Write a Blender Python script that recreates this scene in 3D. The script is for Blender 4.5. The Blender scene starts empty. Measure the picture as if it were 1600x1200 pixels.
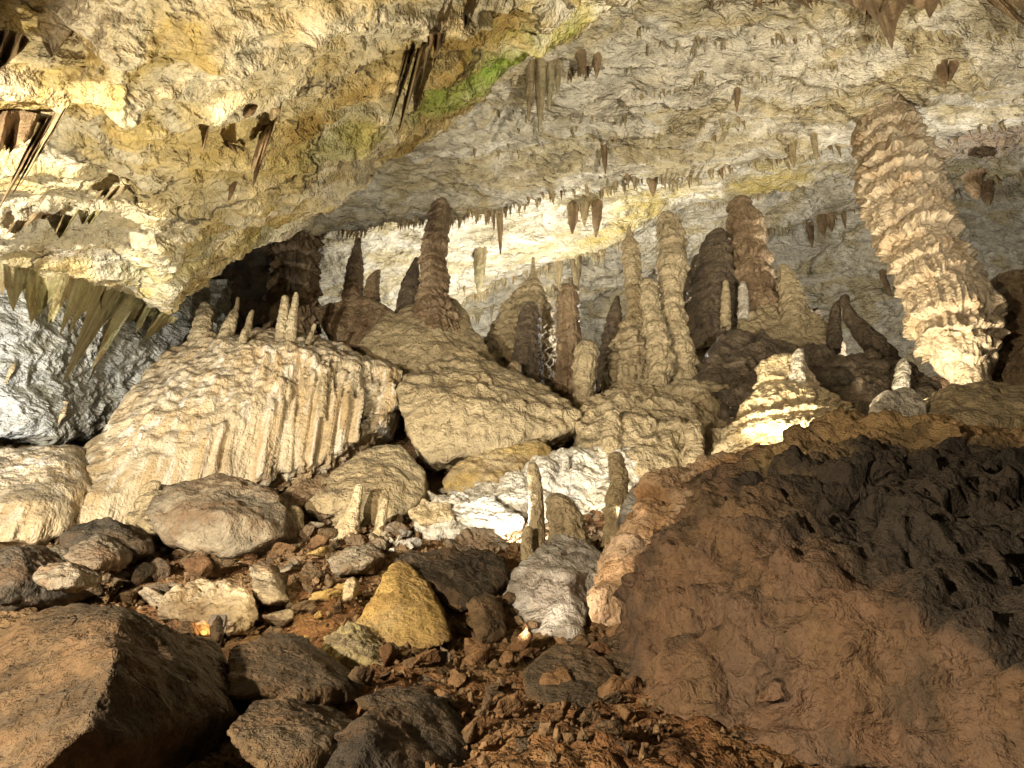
import bpy, bmesh, math, random
import numpy as np
from mathutils import Vector

random.seed(7)
RNG = np.random.RandomState(11)
SC = bpy.context.scene
COL = SC.collection

# ------------------------------------------------------------------ camera geometry
F = 1050.0                       # focal length in pixels of the 1600 px wide photograph
PITCH = math.radians(28.0)
CAM = np.array([0.0, 0.0, 1.7])
FW = np.array([0, math.cos(PITCH), math.sin(PITCH)])
UP = np.array([0, -math.sin(PITCH), math.cos(PITCH)])


def P(u, v, y):
    """world point seen at (u, v) of the photograph, standing y metres ahead"""
    u = np.asarray(u, float); v = np.asarray(v, float); y = np.asarray(y, float)
    a = (u - 800.0) / F
    b = (600.0 - v) / F
    d = a[..., None] * np.array([1.0, 0, 0]) + b[..., None] * UP + FW
    return CAM + d * (y / d[..., 1])[..., None]


def px_size(u, v, y):
    """metres per photograph pixel at that place"""
    b = (600.0 - v) / F
    t = y / (math.cos(PITCH) - b * math.sin(PITCH))
    return t / F


# ------------------------------------------------------------------ noise
def _hash(ix, iy, iz, seed):
    h = (ix.astype(np.int64) * 374761393 + iy.astype(np.int64) * 668265263 + iz.astype(np.int64) * 2147483647 + seed * 1274126177) & 0xFFFFFFFF
    h = ((h ^ (h >> 13)) * 1274126177) & 0xFFFFFFFF
    h = ((h ^ (h >> 16)) * 2246822519) & 0xFFFFFFFF
    return h ^ (h >> 15)


_G = RNG.normal(size=(256, 3)); _G /= np.linalg.norm(_G, axis=1)[:, None]
_G = _G.astype(np.float32)


def noise(p, seed=0):
    p = np.asarray(p, np.float32)
    i = np.floor(p).astype(np.int64); f = p - i
    w = f * f * f * (f * (f * 6 - 15) + 10)
    out = np.zeros(len(p), np.float32)
    for dx in (0, 1):
        wx = w[:, 0] if dx else 1 - w[:, 0]
        for dy in (0, 1):
            wy = w[:, 1] if dy else 1 - w[:, 1]
            for dz in (0, 1):
                wz = w[:, 2] if dz else 1 - w[:, 2]
                g = _G[_hash(i[:, 0] + dx, i[:, 1] + dy, i[:, 2] + dz, seed) & 255]
                d = g[:, 0] * (f[:, 0] - dx) + g[:, 1] * (f[:, 1] - dy) + g[:, 2] * (f[:, 2] - dz)
                out += wx * wy * wz * d
    return out * 1.6


def fbm(p, octv=4, seed=0, lac=2.1, gain=0.5):
    p = np.asarray(p, np.float32)
    a, s, tot = 1.0, 0.0, 0.0
    for k in range(octv):
        s = s + a * noise(p, seed + k); tot += a
        p = p * lac + 3.7; a *= gain
    return s / tot * 1.3


def ridged(p, octv=3, seed=0, lac=2.1, gain=0.5):
    p = np.asarray(p, np.float32)
    a, s, tot = 1.0, 0.0, 0.0
    for k in range(octv):
        s = s + a * (1 - np.abs(noise(p, seed + k)) * 2); tot += a
        p = p * lac + 1.9; a *= gain
    return s / tot


def worley(p, seed=0):
    """distance to the nearest feature point"""
    p = np.asarray(p, np.float32)
    i = np.floor(p).astype(np.int64)
    best = np.full(len(p), 9.0, np.float32)
    for dx in (-1, 0, 1):
        for dy in (-1, 0, 1):
            for dz in (-1, 0, 1):
                c = i + np.array([dx, dy, dz])
                h = _hash(c[:, 0], c[:, 1], c[:, 2], seed)
                fx = (h & 1023) / 1023.0; fy = ((h >> 10) & 1023) / 1023.0; fz = ((h >> 20) & 1023) / 1023.0
                d = (c[:, 0] + fx - p[:, 0]) ** 2 + (c[:, 1] + fy - p[:, 1]) ** 2 + (c[:, 2] + fz - p[:, 2]) ** 2
                best = np.minimum(best, d)
    return np.sqrt(best)


def facets(p, seed=0, tilt=1.0, hard=22.0):
    """broken planes: inside each cell a tilted flat piece"""
    p = np.asarray(p, np.float32)
    i = np.floor(p).astype(np.int64)
    ws = np.zeros(len(p)); val = np.zeros(len(p))
    for dx in (-1, 0, 1):
        for dy in (-1, 0, 1):
            for dz in (-1, 0, 1):
                c = i + np.array([dx, dy, dz])
                h = _hash(c[:, 0], c[:, 1], c[:, 2], seed)
                o = np.stack([(h & 1023) / 1023.0, ((h >> 10) & 1023) / 1023.0, ((h >> 20) & 1023) / 1023.0], 1)
                q = p - c - o
                d = (q * q).sum(1)
                g = _G[(h >> 5) & 255]
                v = (q * g).sum(1) * tilt + ((h & 255) / 255.0 - .5) * .25
                wt = np.exp(-hard * np.minimum(d, 3.0)) + 1e-30
                ws += wt; val += wt * v
    return val / ws


def sstep(a, b, x):
    t = np.clip((x - a) / (b - a), 0, 1)                 # b below a runs downwards
    return t * t * (3 - 2 * t)


# ------------------------------------------------------------------ objects
def tag(o, label=None, cat=None, group=None, kind=None):
    if label: o['label'] = label
    if cat: o['category'] = cat
    if group: o['group'] = group
    if kind: o['kind'] = kind
    return o


def mk_mesh(name, verts, faces):
    verts = np.asarray(verts, np.float32); faces = np.asarray(faces, np.int32)
    n = faces.shape[1]
    me = bpy.data.meshes.new(name)
    me.vertices.add(len(verts)); me.vertices.foreach_set('co', verts.ravel())
    me.loops.add(faces.size); me.loops.foreach_set('vertex_index', faces.ravel())
    me.polygons.add(len(faces))
    me.polygons.foreach_set('loop_start', np.arange(0, faces.size, n, dtype=np.int32))
    me.polygons.foreach_set('use_smooth', np.ones(len(faces), bool))
    me.update(calc_edges=True)
    return me


def link(name, me, mat, loc=(0, 0, 0), parent=None):
    o = bpy.data.objects.new(name, me); COL.objects.link(o)
    o.location = loc
    if mat is not None and not me.materials: me.materials.append(mat)
    if parent: o.parent = parent
    return o


def put(name, verts, faces, mat, hang=False, parent=None):
    verts = np.asarray(verts, np.float64)
    c = verts.mean(0)
    c[2] = verts[:, 2].max() if hang else verts[:, 2].min()
    if parent is not None:
        c = np.zeros(3)
    o = link(name, mk_mesh(name, verts - c, faces), mat, tuple(c))
    if parent is not None:
        o.parent = parent
        o.location = tuple(-np.array(parent.location))
    return o


def grid_faces(nr, nc, wrap=False):
    r = np.arange(nr - 1)[:, None]; c = np.arange(nc if wrap else nc - 1)[None, :]
    c2 = (c + 1) % nc
    a = r * nc + c; b = r * nc + c2
    return np.stack([a + 0 * b, b, b + nc, a + nc], -1).reshape(-1, 4)


def catmull(pts, t):
    """pts (n, k) sampled at t in 0..n-1"""
    pts = np.asarray(pts, float); n = len(pts)
    ext = np.vstack([2 * pts[0] - pts[1], pts, 2 * pts[-1] - pts[-2]])
    i = np.clip(np.floor(t).astype(int), 0, n - 2); f = (t - i)[:, None]
    p0, p1, p2, p3 = ext[i], ext[i + 1], ext[i + 2], ext[i + 3]
    # centripetal-like damping: tension 0.35
    m1 = (p2 - p0) * 0.38; m2 = (p3 - p1) * 0.38
    f2, f3 = f * f, f * f * f
    return (2 * f3 - 3 * f2 + 1) * p1 + (f3 - 2 * f2 + f) * m1 + (-2 * f3 + 3 * f2) * p2 + (f3 - f2) * m2


def resample(pts, n, by=None):
    pts = np.asarray(pts, float)
    seg = np.linalg.norm(np.diff(pts[:, :2], axis=0), axis=1) + 1e-6
    cum = np.concatenate([[0], np.cumsum(seg)])
    d = np.linspace(0, cum[-1], n)
    t = np.interp(d, cum, np.arange(len(pts)))
    return catmull(pts, t)


def normals(g):
    """g (r, c, 3)"""
    du = np.gradient(g, axis=1); dv = np.gradient(g, axis=0)
    n = np.cross(du, dv); n /= np.linalg.norm(n, axis=-1, keepdims=True) + 1e-12
    view = CAM - g
    if (n * view).sum() < 0: n = -n
    return n


def loft(name, rows, nu, nv, disp, mat):
    """a sheet through rows of (u, v, y) control points; y runs as 1/y so that flat stays flat"""
    rr = []
    for r in rows:
        a = np.array(r, float); a[:, 2] = 1.0 / a[:, 2]
        rr.append(resample(a, nu))
    rr = np.array(rr)                                   # rows, nu, 3
    seg = np.linalg.norm(np.diff(rr[:, :, :2], axis=0), axis=2).mean(1) + 25
    cum = np.concatenate([[0], np.cumsum(seg)])
    t = np.interp(np.linspace(0, cum[-1], nv), cum, np.arange(len(rows)))
    g = catmull(rr.reshape(len(rows), -1), t).reshape(nv, nu, 3)
    W = P(g[..., 0], g[..., 1], 1.0 / np.clip(g[..., 2], 1 / 80.0, 1.0))
    N = normals(W)
    d = disp(W.reshape(-1, 3), g[..., 0].ravel(), g[..., 1].ravel()).reshape(nv, nu, 1)
    W = W + N * d
    fa = grid_faces(nv, nu)
    q = W.reshape(-1, 3); a = q[fa[:, 0]]
    if ((np.cross(q[fa[:, 1]] - a, q[fa[:, 2]] - a)) * (CAM - a)).sum() < 0: fa = fa[:, ::-1]
    return put(name, q, fa, mat)


_ICO = {}


def ico(sub):
    if sub not in _ICO:
        bm = bmesh.new(); bmesh.ops.create_icosphere(bm, subdivisions=sub, radius=1.0)
        v = np.array([x.co for x in bm.verts]); f = np.array([[x.index for x in q.verts] for q in bm.faces])
        v /= np.linalg.norm(v, axis=1)[:, None]
        bm.free(); _ICO[sub] = (v, f)
    return _ICO[sub]


def hull_planes(pts):
    bm = bmesh.new()
    for p in pts: bm.verts.new(p)
    r = bmesh.ops.convex_hull(bm, input=bm.verts)
    bm.normal_update()
    c = np.mean(pts, axis=0)
    pl = []
    for f in bm.faces:
        n = np.array(f.normal); q = np.array(f.verts[0].co)
        if np.dot(n, q - c) < 0: n = -n
        pl.append((f.calc_area(), n, q))
    bm.free()
    pl.sort(key=lambda x: -x[0])
    keep = []
    for a, n, q in pl:
        for m, qq in keep:
            if np.dot(m, n) > 0.985: break
        else:
            keep.append((n, q))
    return keep


def solid(pts3, sub=5, k=18.0, chips=10, chip=0.06, seed=0):
    """a closed rounded-facet body round a cloud of points"""
    pts3 = np.asarray(pts3, float)
    c = (pts3.max(0) + pts3.min(0)) / 2 * 0.5 + pts3.mean(0) * 0.5
    ext = (pts3.max(0) - pts3.min(0)) / 2
    pl = hull_planes(pts3)
    rs = np.random.RandomState(seed + 5)
    for _ in range(chips):
        n = rs.normal(size=3); n /= np.linalg.norm(n)
        h = (pts3 @ n).max()
        depth = (h - c @ n)
        pl.append((n, n * (h - depth * rs.uniform(0.2, 1.0) * chip * 2)))
    v, f = ico(sub)
    d = v * (ext * 0.5 + ext.mean() * 0.5); d /= np.linalg.norm(d, axis=1)[:, None]
    acc = np.zeros(len(d))
    for n, q in pl:
        n = np.asarray(n); h = max(np.dot(n, np.asarray(q) - c), 0.02 * ext.mean())
        acc += np.clip(d @ n / h, 0, None) ** k
    r = acc ** (-1.0 / k)
    W = c + d * r[:, None]
    return W, f, d, ext.mean()


def vert_normals(W, f):
    n = np.zeros_like(W)
    fn = np.cross(W[f[:, 1]] - W[f[:, 0]], W[f[:, 2]] - W[f[:, 0]])
    for i in range(3): 
        for a in range(3): n[:, a] += np.bincount(f[:, i], fn[:, a], len(W))
    return n / (np.linalg.norm(n, axis=1)[:, None] + 1e-12)


def rock_disp(size, rough=1.0, seed=0, fine=1.0, fac=.4):
    def fn(W, d):
        q = W / size
        wq = q + 0.07 * np.stack([fbm(q * 3, 2, seed + 40), fbm(q * 3, 2, seed + 41), fbm(q * 3, 2, seed + 42)], 1)
        r = 0.045 * fbm(q * 1.3, 3, seed) + 0.03 * (ridged(q * 2.6, 3, seed + 9) - 0.5)
        if fac:
            r += fac * (0.16 * facets(wq * 1.7, seed + 50) + 0.085 * facets(wq * 3.9 + 5, seed + 51) * sstep(-.3, .2, fbm(q * 1.4, 2, seed + 52)) + 0.03 * facets(wq * 9, seed + 53))
        b = np.array([0.35, 0.2, 0.9]); s = (q @ b) * 5 + 1.2 * fbm(q * 1.5, 3, seed + 4)
        r += 0.016 * (np.abs((s % 1) - 0.5) * 2)
        r += fine * (0.02 * fbm(q * 9, 4, seed + 20) + (0.016 * fbm(W * 7, 4, seed + 30) + 0.012 * (ridged(W * 5, 3, seed + 31) - .5)) / max(size, .3))
        return r * size * rough
    return fn


CUR = {}


def rock(name, label, cat, pts, thick, mat, sub=5, k=18, rough=1.0, seed=0, chips=16, chip=0.15, disp=None, fine=1.0, back=0.85, drop=0.0, group=None, extra=()):
    """a boulder from the corners the photograph shows, (u, v, y) each, and a back side 'thick' metres behind"""
    pts = np.array(pts, float)
    fr = P(pts[:, 0], pts[:, 1], pts[:, 2])
    cu = pts.mean(0)
    bk = P(cu[0] + (pts[:, 0] - cu[0]) * back, cu[1] + (pts[:, 1] - cu[1]) * back, pts[:, 2])
    bk = bk + (0, thick, thick * 0.25 - drop)
    bk[:, 2] = bk[:, 2] - (bk[:, 2] - fr[:, 2]) * 0.5
    allp = np.vstack([fr, bk] + ([P(*np.array(extra, float).T)] if len(extra) else []))
    hard = 6.0 if disp is None or name in ('giant_boulder', 'slab') else 2.2
    W, f, d, size = solid(allp, sub, min(k * hard, 160), chips, chip, seed)
    size = min(size, 3.0)
    N = vert_normals(W, f)
    CUR['n'] = N
    dd = (disp or rock_disp(size, rough, seed, fine))(W, d)
    W = W + N * np.asarray(dd)[:, None]
    o = put(name, W, f, mat)
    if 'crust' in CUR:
        at = o.data.attributes.new('crust', 'FLOAT', 'POINT'); at.data.foreach_set('value', np.asarray(CUR.pop('crust'), np.float32))  # mask of the crust plus the painted shade
    tag(o, label, cat, group)
    return o


def pillar(name, label, cat, path, y, mat, tier=0.5, amp=0.16, flute=0.05, lump=0.0, lumpscale=3.0, teeth=0.35, fr=0.055, ns=120, nr=220, seed=0,
           flat=1.0, hang=False, group=None, parent=None, wob=0.06, back=0.0, fscale=5.0):
    """a dripstone body: path of (u, v, half width) from its tip down (or from the root for hanging ones), y metres ahead"""
    path = np.array(path, float)
    if not hang and name not in ('flowstone_cone', 'flowstone_mound'): path[:, 2] *= .85
    if not hang and path[-1, 1] > path[0, 1]:
        e = path[-1] + (path[-1] - path[-2]) / max(np.linalg.norm((path[-1] - path[-2])[:2]), 1) * min(45, 3.0 * path[-1, 2]); e[2] = path[-1, 2]
        path = np.vstack([path, e])
    ys = np.full(len(path), float(y)) if np.isscalar(y) else np.interp(np.linspace(0, 1, len(path)), np.linspace(0, 1, len(y)), y)
    pts = np.array([np.append(P(a[0], a[1], yy), a[2] * px_size(a[0], a[1], yy)) for a, yy in zip(path, ys)])
    seg = np.linalg.norm(np.diff(pts[:, :3], axis=0), axis=1); cum = np.concatenate([[0], np.cumsum(seg)])
    hh = np.linspace(0, cum[-1], nr)
    # denser rings near the tip
    s = catmull(pts, np.interp(hh, cum, np.arange(len(pts))))
    C = s[:, :3]; R = np.maximum(s[:, 3], 0.004)
    if hang:
        e = np.clip((cum[-1] - hh) / (pts[-1, 3] * 1.5 + 0.01), 0, 1)
    else:
        e = np.clip(hh / (pts[0, 3] * 0.9 + 0.01), 0, 1)
    R = np.maximum(R * np.sqrt(1 - (1 - e) ** 2), 0.002)
    th = np.linspace(0, 2 * np.pi, ns, endpoint=False)
    ct, st = np.cos(th), np.sin(th)
    H = np.repeat(hh, ns); RR = np.repeat(R, ns); CT = np.tile(ct, nr); ST = np.tile(st, nr)
    off = seed * 3.1
    cyl = np.stack([CT * RR, ST * RR, H], 1) + off
    big = np.median(R)
    tl = tier
    ph = H / tl + 0.28 * noise(np.stack([CT * 1.1, ST * 1.1, H / tl * 0.45], 1) + off, 3) + 0.6 * noise(np.stack([0 * H, 0 * H, H / tl * 0.6], 1) + off, 8)
    jag = teeth * noise(np.stack([CT * RR * fscale, ST * RR * fscale, np.floor(ph) * 3.3], 1) + off, 5)
    fq = (ph + jag * 0.7) % 1.0
    b = np.where(fq < 0.8, (fq / 0.8) ** 0.75, ((1 - fq) / 0.2) ** 1.3)
    tid = np.floor(ph + jag * 0.7)
    tamp = 0.6 + 0.8 * (((tid * 12.9898 + seed) * 43758.5453) % 1.0)
    r = RR * (1 + amp * tamp * (b - 0.5))
    drip = ridged(np.stack([CT * RR * fscale, ST * RR * fscale, H * fscale * 0.10], 1) + off, 2, 11) - 0.5
    r += np.minimum(RR, 1.2) * flute * drip * (0.4 + b)
    if lump:
        cw = np.stack([CT * RR, ST * RR, H * 0.8], 1)
        cw = cw + .12 / lumpscale * 2 * np.stack([fbm(cw * lumpscale, 2, 61), fbm(cw * lumpscale, 2, 62), fbm(cw * lumpscale, 2, 63)], 1)
        w = 1 - worley(cw * lumpscale + off, 4)
        w2 = 1 - worley(cw * lumpscale * 2.3 + off, 14)
        r += np.minimum(RR, 0.8) * lump * (w - 0.4 + 0.45 * (w2 - 0.4))
    r += np.minimum(RR, 1.0) * (wob * fbm(cyl * (0.9 / max(big, .05)), 3, 21) + fr * fbm(cyl * (4.0 / max(min(big, .5), .04)), 3, 31))
    r = np.maximum(r, 0.002)
    V = np.repeat(C, ns, 0) + np.stack([CT * r, ST * r * flat, 0 * r], 1)
    faces = grid_faces(nr, ns, True)[:, ::-1]
    o = put(name, V, faces, mat, hang=hang, parent=parent)
    if parent is None: tag(o, label, cat, group)
    return o


_a, _b, _c = P(0, 416, 10.6), P(440, 366, 14.4), P(960, 8, 9.2)
SN = np.cross(_b - _a, _c - _a); SN /= np.linalg.norm(SN)


def slab_y(u, v):
    d = P(u, v, 1.0) - CAM
    return np.clip(((_a - CAM) @ SN) / (d @ SN), 3.0, 17.0)


# ------------------------------------------------------------------ materials
def nd(nt, typ, **kw):
    n = nt.nodes.new(typ)
    for k, v in kw.items(): setattr(n, k, v)
    return n


def rockmat(name, cols, patch=0.35, mott=2.2, mott_amt=0.5, spots=0.0, spot_col=(0.05, 0.04, 0.03), spot_scale=1.2, streak=None, streak_amt=0.0, streak_scale=2.5,
            crack=0.0, crack_scale=0.9, crack_col=(0.05, 0.04, 0.03), dust_or_shade=None, dust_lo=0.35, dust_hi=0.8, dust_or_shade_amt=0.0, crust_shade_attr=None, stretch=(1, 1, 1), rot=(0, 0, 0),
            bump=((1.0, 0.25), (4.0, 0.08), (14.0, 0.025)), lobes=0.0, lobe_scale=5.0, rough=0.85, spec=0.25, fluting=0.0, flute_scale=6.0, seed=0, speck=.45, speck_scale=7.0, gain=1.8, areas=(), mud=0.0):
    m = bpy.data.materials.new(name); m.use_nodes = True
    nt = m.node_tree; L = nt.links
    bs = nt.nodes['Principled BSDF']
    wet = 'flow' in name or 'drip' in name or 'column' in name or 'stalac' in name
    bs.inputs['Roughness'].default_value = min(rough - .12 if wet else rough + .12, 1)
    bs.inputs['Specular IOR Level'].default_value = spec * (1.1 if wet else .5)
    geo = nd(nt, 'ShaderNodeNewGeometry')
    mp = nd(nt, 'ShaderNodeMapping'); mp.inputs['Scale'].default_value = stretch; mp.inputs['Rotation'].default_value = rot
    mp.inputs['Location'].default_value = (seed * 3.7, seed * 1.3, seed * 2.1)
    L.new(geo.outputs['Position'], mp.inputs['Vector'])
    vec = mp.outputs[0]

    def noi(scale, det=5, dist=0.0, v=None, rgh=0.55):
        n = nd(nt, 'ShaderNodeTexNoise'); n.inputs['Scale'].default_value = scale; n.inputs['Detail'].default_value = det
        n.inputs['Roughness'].default_value = rgh; n.inputs['Distortion'].default_value = dist
        L.new(v if v is not None else vec, n.inputs['Vector']); return n

    def ramp(src, stops):
        r = nd(nt, 'ShaderNodeValToRGB'); e = r.color_ramp.elements
        while len(e) < len(stops): e.new(0.5)
        for el, (p, c) in zip(e, stops):
            el.position = p; el.color = (c[0], c[1], c[2], 1) if not np.isscalar(c) else (c, c, c, 1)
        L.new(src, r.inputs[0]); return r

    def mix(fac, a, b, mode='MIX'):
        x = nd(nt, 'ShaderNodeMix', data_type='RGBA', blend_type=mode)
        if np.isscalar(fac): x.inputs[0].default_value = fac
        else: L.new(fac, x.inputs[0])
        for i, q in ((6, a), (7, b)):
            if isinstance(q, tuple): x.inputs[i].default_value = (*q, 1)
            else: L.new(q, x.inputs[i])
        return x.outputs[2]

    n1 = noi(patch, 4, 0.5)
    k = len(cols)
    c = ramp(n1.outputs['Fac'], [(0.33 + 0.34 * i / max(k - 1, 1), cols[i]) for i in range(k)]).outputs[0]
    n2 = noi(mott, 6, 0.3, rgh=0.68)
    mv = ramp(n2.outputs['Fac'], [(0.3, 1 - mott_amt), (0.5, 1.0 - 0.25 * mott_amt), (0.7, 1.0 + 0.3 * mott_amt)]).outputs[0]
    c = mix(1.0, c, mv, 'MULTIPLY')
    if streak_amt:
        ms = nd(nt, 'ShaderNodeMapping'); ms.inputs['Scale'].default_value = (1, 1, 0.07)
        ms.inputs['Location'].default_value = (seed, seed * 2, 0)
        L.new(geo.outputs['Position'], ms.inputs['Vector'])
        s1 = noi(streak_scale, 4, 0.25, ms.outputs[0], 0.6)
        f = ramp(s1.outputs['Fac'], [(0.47, 0.0), (0.60, streak_amt)]).outputs[0]
        c = mix(f, c, streak[0])
        if len(streak) > 1:
            s2 = noi(streak_scale * 1.7, 4, 0.25, ms.outputs[0], 0.6)
            f2 = ramp(s2.outputs['Fac'], [(0.52, 0.0), (0.62, streak_amt)]).outputs[0]
            c = mix(f2, c, streak[1])
    if spots:
        sp = noi(spot_scale, 7, 0.6, rgh=0.7)
        f = ramp(sp.outputs['Fac'], [(0.53, 0.0), (0.66, spots)]).outputs[0]
        c = mix(f, c, spot_col)
    if crust_shade_attr:  # masked darkening: crust and shade put into the colour
        at = nd(nt, 'ShaderNodeAttribute', attribute_name=crust_shade_attr)
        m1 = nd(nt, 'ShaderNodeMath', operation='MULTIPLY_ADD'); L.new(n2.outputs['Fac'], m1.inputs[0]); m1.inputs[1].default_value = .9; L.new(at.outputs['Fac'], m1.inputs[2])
        mr = nd(nt, 'ShaderNodeMapRange'); mr.inputs[1].default_value = .75; mr.inputs[2].default_value = 1.15; mr.inputs[4].default_value = dust_or_shade_amt
        L.new(m1.outputs[0], mr.inputs[0]); c = mix(mr.outputs[0], c, dust_or_shade)
    elif dust_or_shade_amt:
        sx = nd(nt, 'ShaderNodeSeparateXYZ'); L.new(geo.outputs['Normal'], sx.inputs[0])
        ad = nd(nt, 'ShaderNodeMath', operation='MULTIPLY_ADD'); ad.inputs[1].default_value = 0.9; L.new(n2.outputs['Fac'], ad.inputs[0]); L.new(sx.outputs[2], ad.inputs[2])
        mr = nd(nt, 'ShaderNodeMapRange'); mr.inputs[1].default_value = dust_lo + 0.45; mr.inputs[2].default_value = dust_hi + 0.45; mr.inputs[4].default_value = dust_or_shade_amt
        L.new(ad.outputs[0], mr.inputs[0])
        c = mix(mr.outputs[0], c, dust_or_shade)
    if mud:
        nm_ = noi(1.1, 7, .8, rgh=.65)
        f = ramp(nm_.outputs['Fac'], [(0.46, 0.0), (0.60, mud)]).outputs[0]
        c = mix(f, c, (.155, .095, .052))
    for cen, rad, colr, amt in areas:
        rad = rad * 1.75
        di = nd(nt, 'ShaderNodeVectorMath', operation='DISTANCE'); L.new(geo.outputs['Position'], di.inputs[0]); di.inputs[1].default_value = tuple(cen)
        na = noi(.9, 5, .4)
        m1 = nd(nt, 'ShaderNodeMath', operation='MULTIPLY_ADD'); m1.inputs[1].default_value = rad * 1.6; L.new(na.outputs['Fac'], m1.inputs[0]); L.new(di.outputs['Value'], m1.inputs[2])
        mr = nd(nt, 'ShaderNodeMapRange'); mr.inputs[1].default_value = rad * 1.55; mr.inputs[2].default_value = rad * .9; mr.inputs[3].default_value = 0; mr.inputs[4].default_value = amt
        L.new(m1.outputs[0], mr.inputs[0]); c = mix(mr.outputs[0], c, colr)
    if speck:
        sk = noi(speck_scale, 4, 0.8, rgh=0.72)
        f = ramp(sk.outputs['Fac'], [(0.33, speck), (0.44, 0.0)]).outputs[0]
        c = mix(f, c, (0.30, 0.25, 0.19), 'MULTIPLY')
        f = ramp(sk.outputs['Fac'], [(0.55, 0.0), (0.68, speck * .5)]).outputs[0]
        c = mix(f, c, (1.25, 1.22, 1.15), 'MULTIPLY')
    crk = None
    if crack:
        wn = noi(crack_scale * 1.3, 4)
        va = nd(nt, 'ShaderNodeVectorMath', operation='ADD'); L.new(vec, va.inputs[0])
        vs = nd(nt, 'ShaderNodeVectorMath', operation='SCALE'); vs.inputs['Scale'].default_value = 1.1 / crack_scale
        L.new(wn.outputs['Color'], vs.inputs[0]); L.new(vs.outputs[0], va.inputs[1])
        vo = nd(nt, 'ShaderNodeTexVoronoi', feature='DISTANCE_TO_EDGE'); vo.inputs['Scale'].default_value = crack_scale
        L.new(va.outputs[0], vo.inputs['Vector'])
        crk = ramp(vo.outputs['Distance'], [(0.0, 1.0), (0.035, 0.0)])
        br = ramp(noi(crack_scale * 0.8, 3).outputs['Fac'], [(0.48, 0.0), (0.6, 1.0)])
        mm = nd(nt, 'ShaderNodeMath', operation='MULTIPLY'); L.new(crk.outputs[0], mm.inputs[0]); L.new(br.outputs[0], mm.inputs[1])
        mc = nd(nt, 'ShaderNodeMath', operation='MULTIPLY'); mc.inputs[1].default_value = crack; L.new(mm.outputs[0], mc.inputs[0])
        crk = mc.outputs[0]
        c = mix(crk, c, crack_col)
    L.new(c, bs.inputs['Base Color'])
    # relief, metres
    h = None

    def add(src, amt):
        nonlocal h
        ml = nd(nt, 'ShaderNodeMath', operation='MULTIPLY_ADD'); ml.inputs[1].default_value = amt
        L.new(src, ml.inputs[0])
        if h is None: ml.inputs[2].default_value = 0
        else: L.new(h, ml.inputs[2])
        h = ml.outputs[0]

    for sc, am in bump:
        add(noi(sc, 3, 0.5, rgh=0.62).outputs['Fac'], am * gain)
    if crk is not None: add(crk, -0.10)
    if speck: add(sk.outputs['Fac'], .10 * speck * 7.0 / speck_scale)
    if lobes:
        v2 = nd(nt, 'ShaderNodeTexVoronoi', feature='SMOOTH_F1'); v2.inputs['Scale'].default_value = lobe_scale; v2.inputs['Smoothness'].default_value = 0.35
        L.new(vec, v2.inputs['Vector']); add(v2.outputs['Distance'], -lobes)
    if fluting:
        ms = nd(nt, 'ShaderNodeMapping'); ms.inputs['Scale'].default_value = (1, 1, 0.09); L.new(geo.outputs['Position'], ms.inputs['Vector'])
        s1 = noi(flute_scale, 3, 0.2, ms.outputs[0], 0.6); add(s1.outputs['Fac'], fluting)
    bp = nd(nt, 'ShaderNodeBump'); bp.inputs['Strength'].default_value = 1.0; bp.inputs['Distance'].default_value = 1.0
    L.new(h, bp.inputs['Height']); L.new(bp.outputs[0], bs.inputs['Normal'])
    return m


def PS(u, v):
    return P(u, v, slab_y(np.array(float(u)), np.array(float(v))))


M = {}
M['ceil_warm'] = rockmat('warm_ceiling', [(.42, .29, .10), (.60, .48, .24), (.69, .62, .46), (.50, .38, .15), (.65, .57, .40)], patch=0.28, mott=1.8, mott_amt=.45, spots=.35, spot_col=(.30, .24, .07), spot_scale=.8,
                         crack=.8, crack_scale=.55, bump=((.8, .30), (2.6, .16), (9.0, .05), (30, .012)), areas=((PS(760, 95), 1.5, (.22, .34, .05), .9), (PS(690, 130), .9, (.30, .36, .08), .6), (PS(860, 40), 1.1, (.36, .36, .06), .75), (PS(520, 190), 1.2, (.36, .37, .12), .55), (PS(230, 390), 1.3, (.34, .34, .14), .5), (PS(400, 360), .9, (.34, .34, .14), .45), (PS(250, 250), 1.6, (.48, .35, .10), .6), (PS(60, 330), 2.2, (.50, .47, .40), .6), (PS(450, 60), 1.2, (.50, .36, .12), .5)))
M['ceil_grey'] = rockmat('grey_ceiling', [(.38, .33, .22), (.58, .52, .39), (.67, .62, .50), (.49, .41, .24), (.61, .55, .42)], patch=.3, mott=2.4, mott_amt=.5, spots=.55, spot_col=(.16, .13, .08), spot_scale=1.3,
                         stretch=(.7, 1.5, 1.3), rot=(0, 0, .35), bump=((1.2, .28), (4.0, .14), (12.0, .045)), areas=((P(1000, 345, 25), 2.2, (.42, .32, .07), .7), (P(1200, 285, 24), 2.2, (.42, .32, .07), .7), (P(900, 385, 27), 1.8, (.40, .31, .08), .6), (P(1540, 240, 20), 2.6, (.40, .27, .19), .6), (P(1570, 400, 26), 3.5, (.38, .38, .20), .6)))
M['wall_left'] = rockmat('pale_wall', [(.34, .34, .31), (.50, .50, .46), (.42, .40, .33)], patch=.35, mott=2.0, mott_amt=.45, spots=.3, spot_col=(.25, .24, .14), stretch=(.7, 1, 1.6), rot=(0, .5, 0),
                         bump=((1.1, .35), (3.5, .16), (12, .04)))
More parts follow.
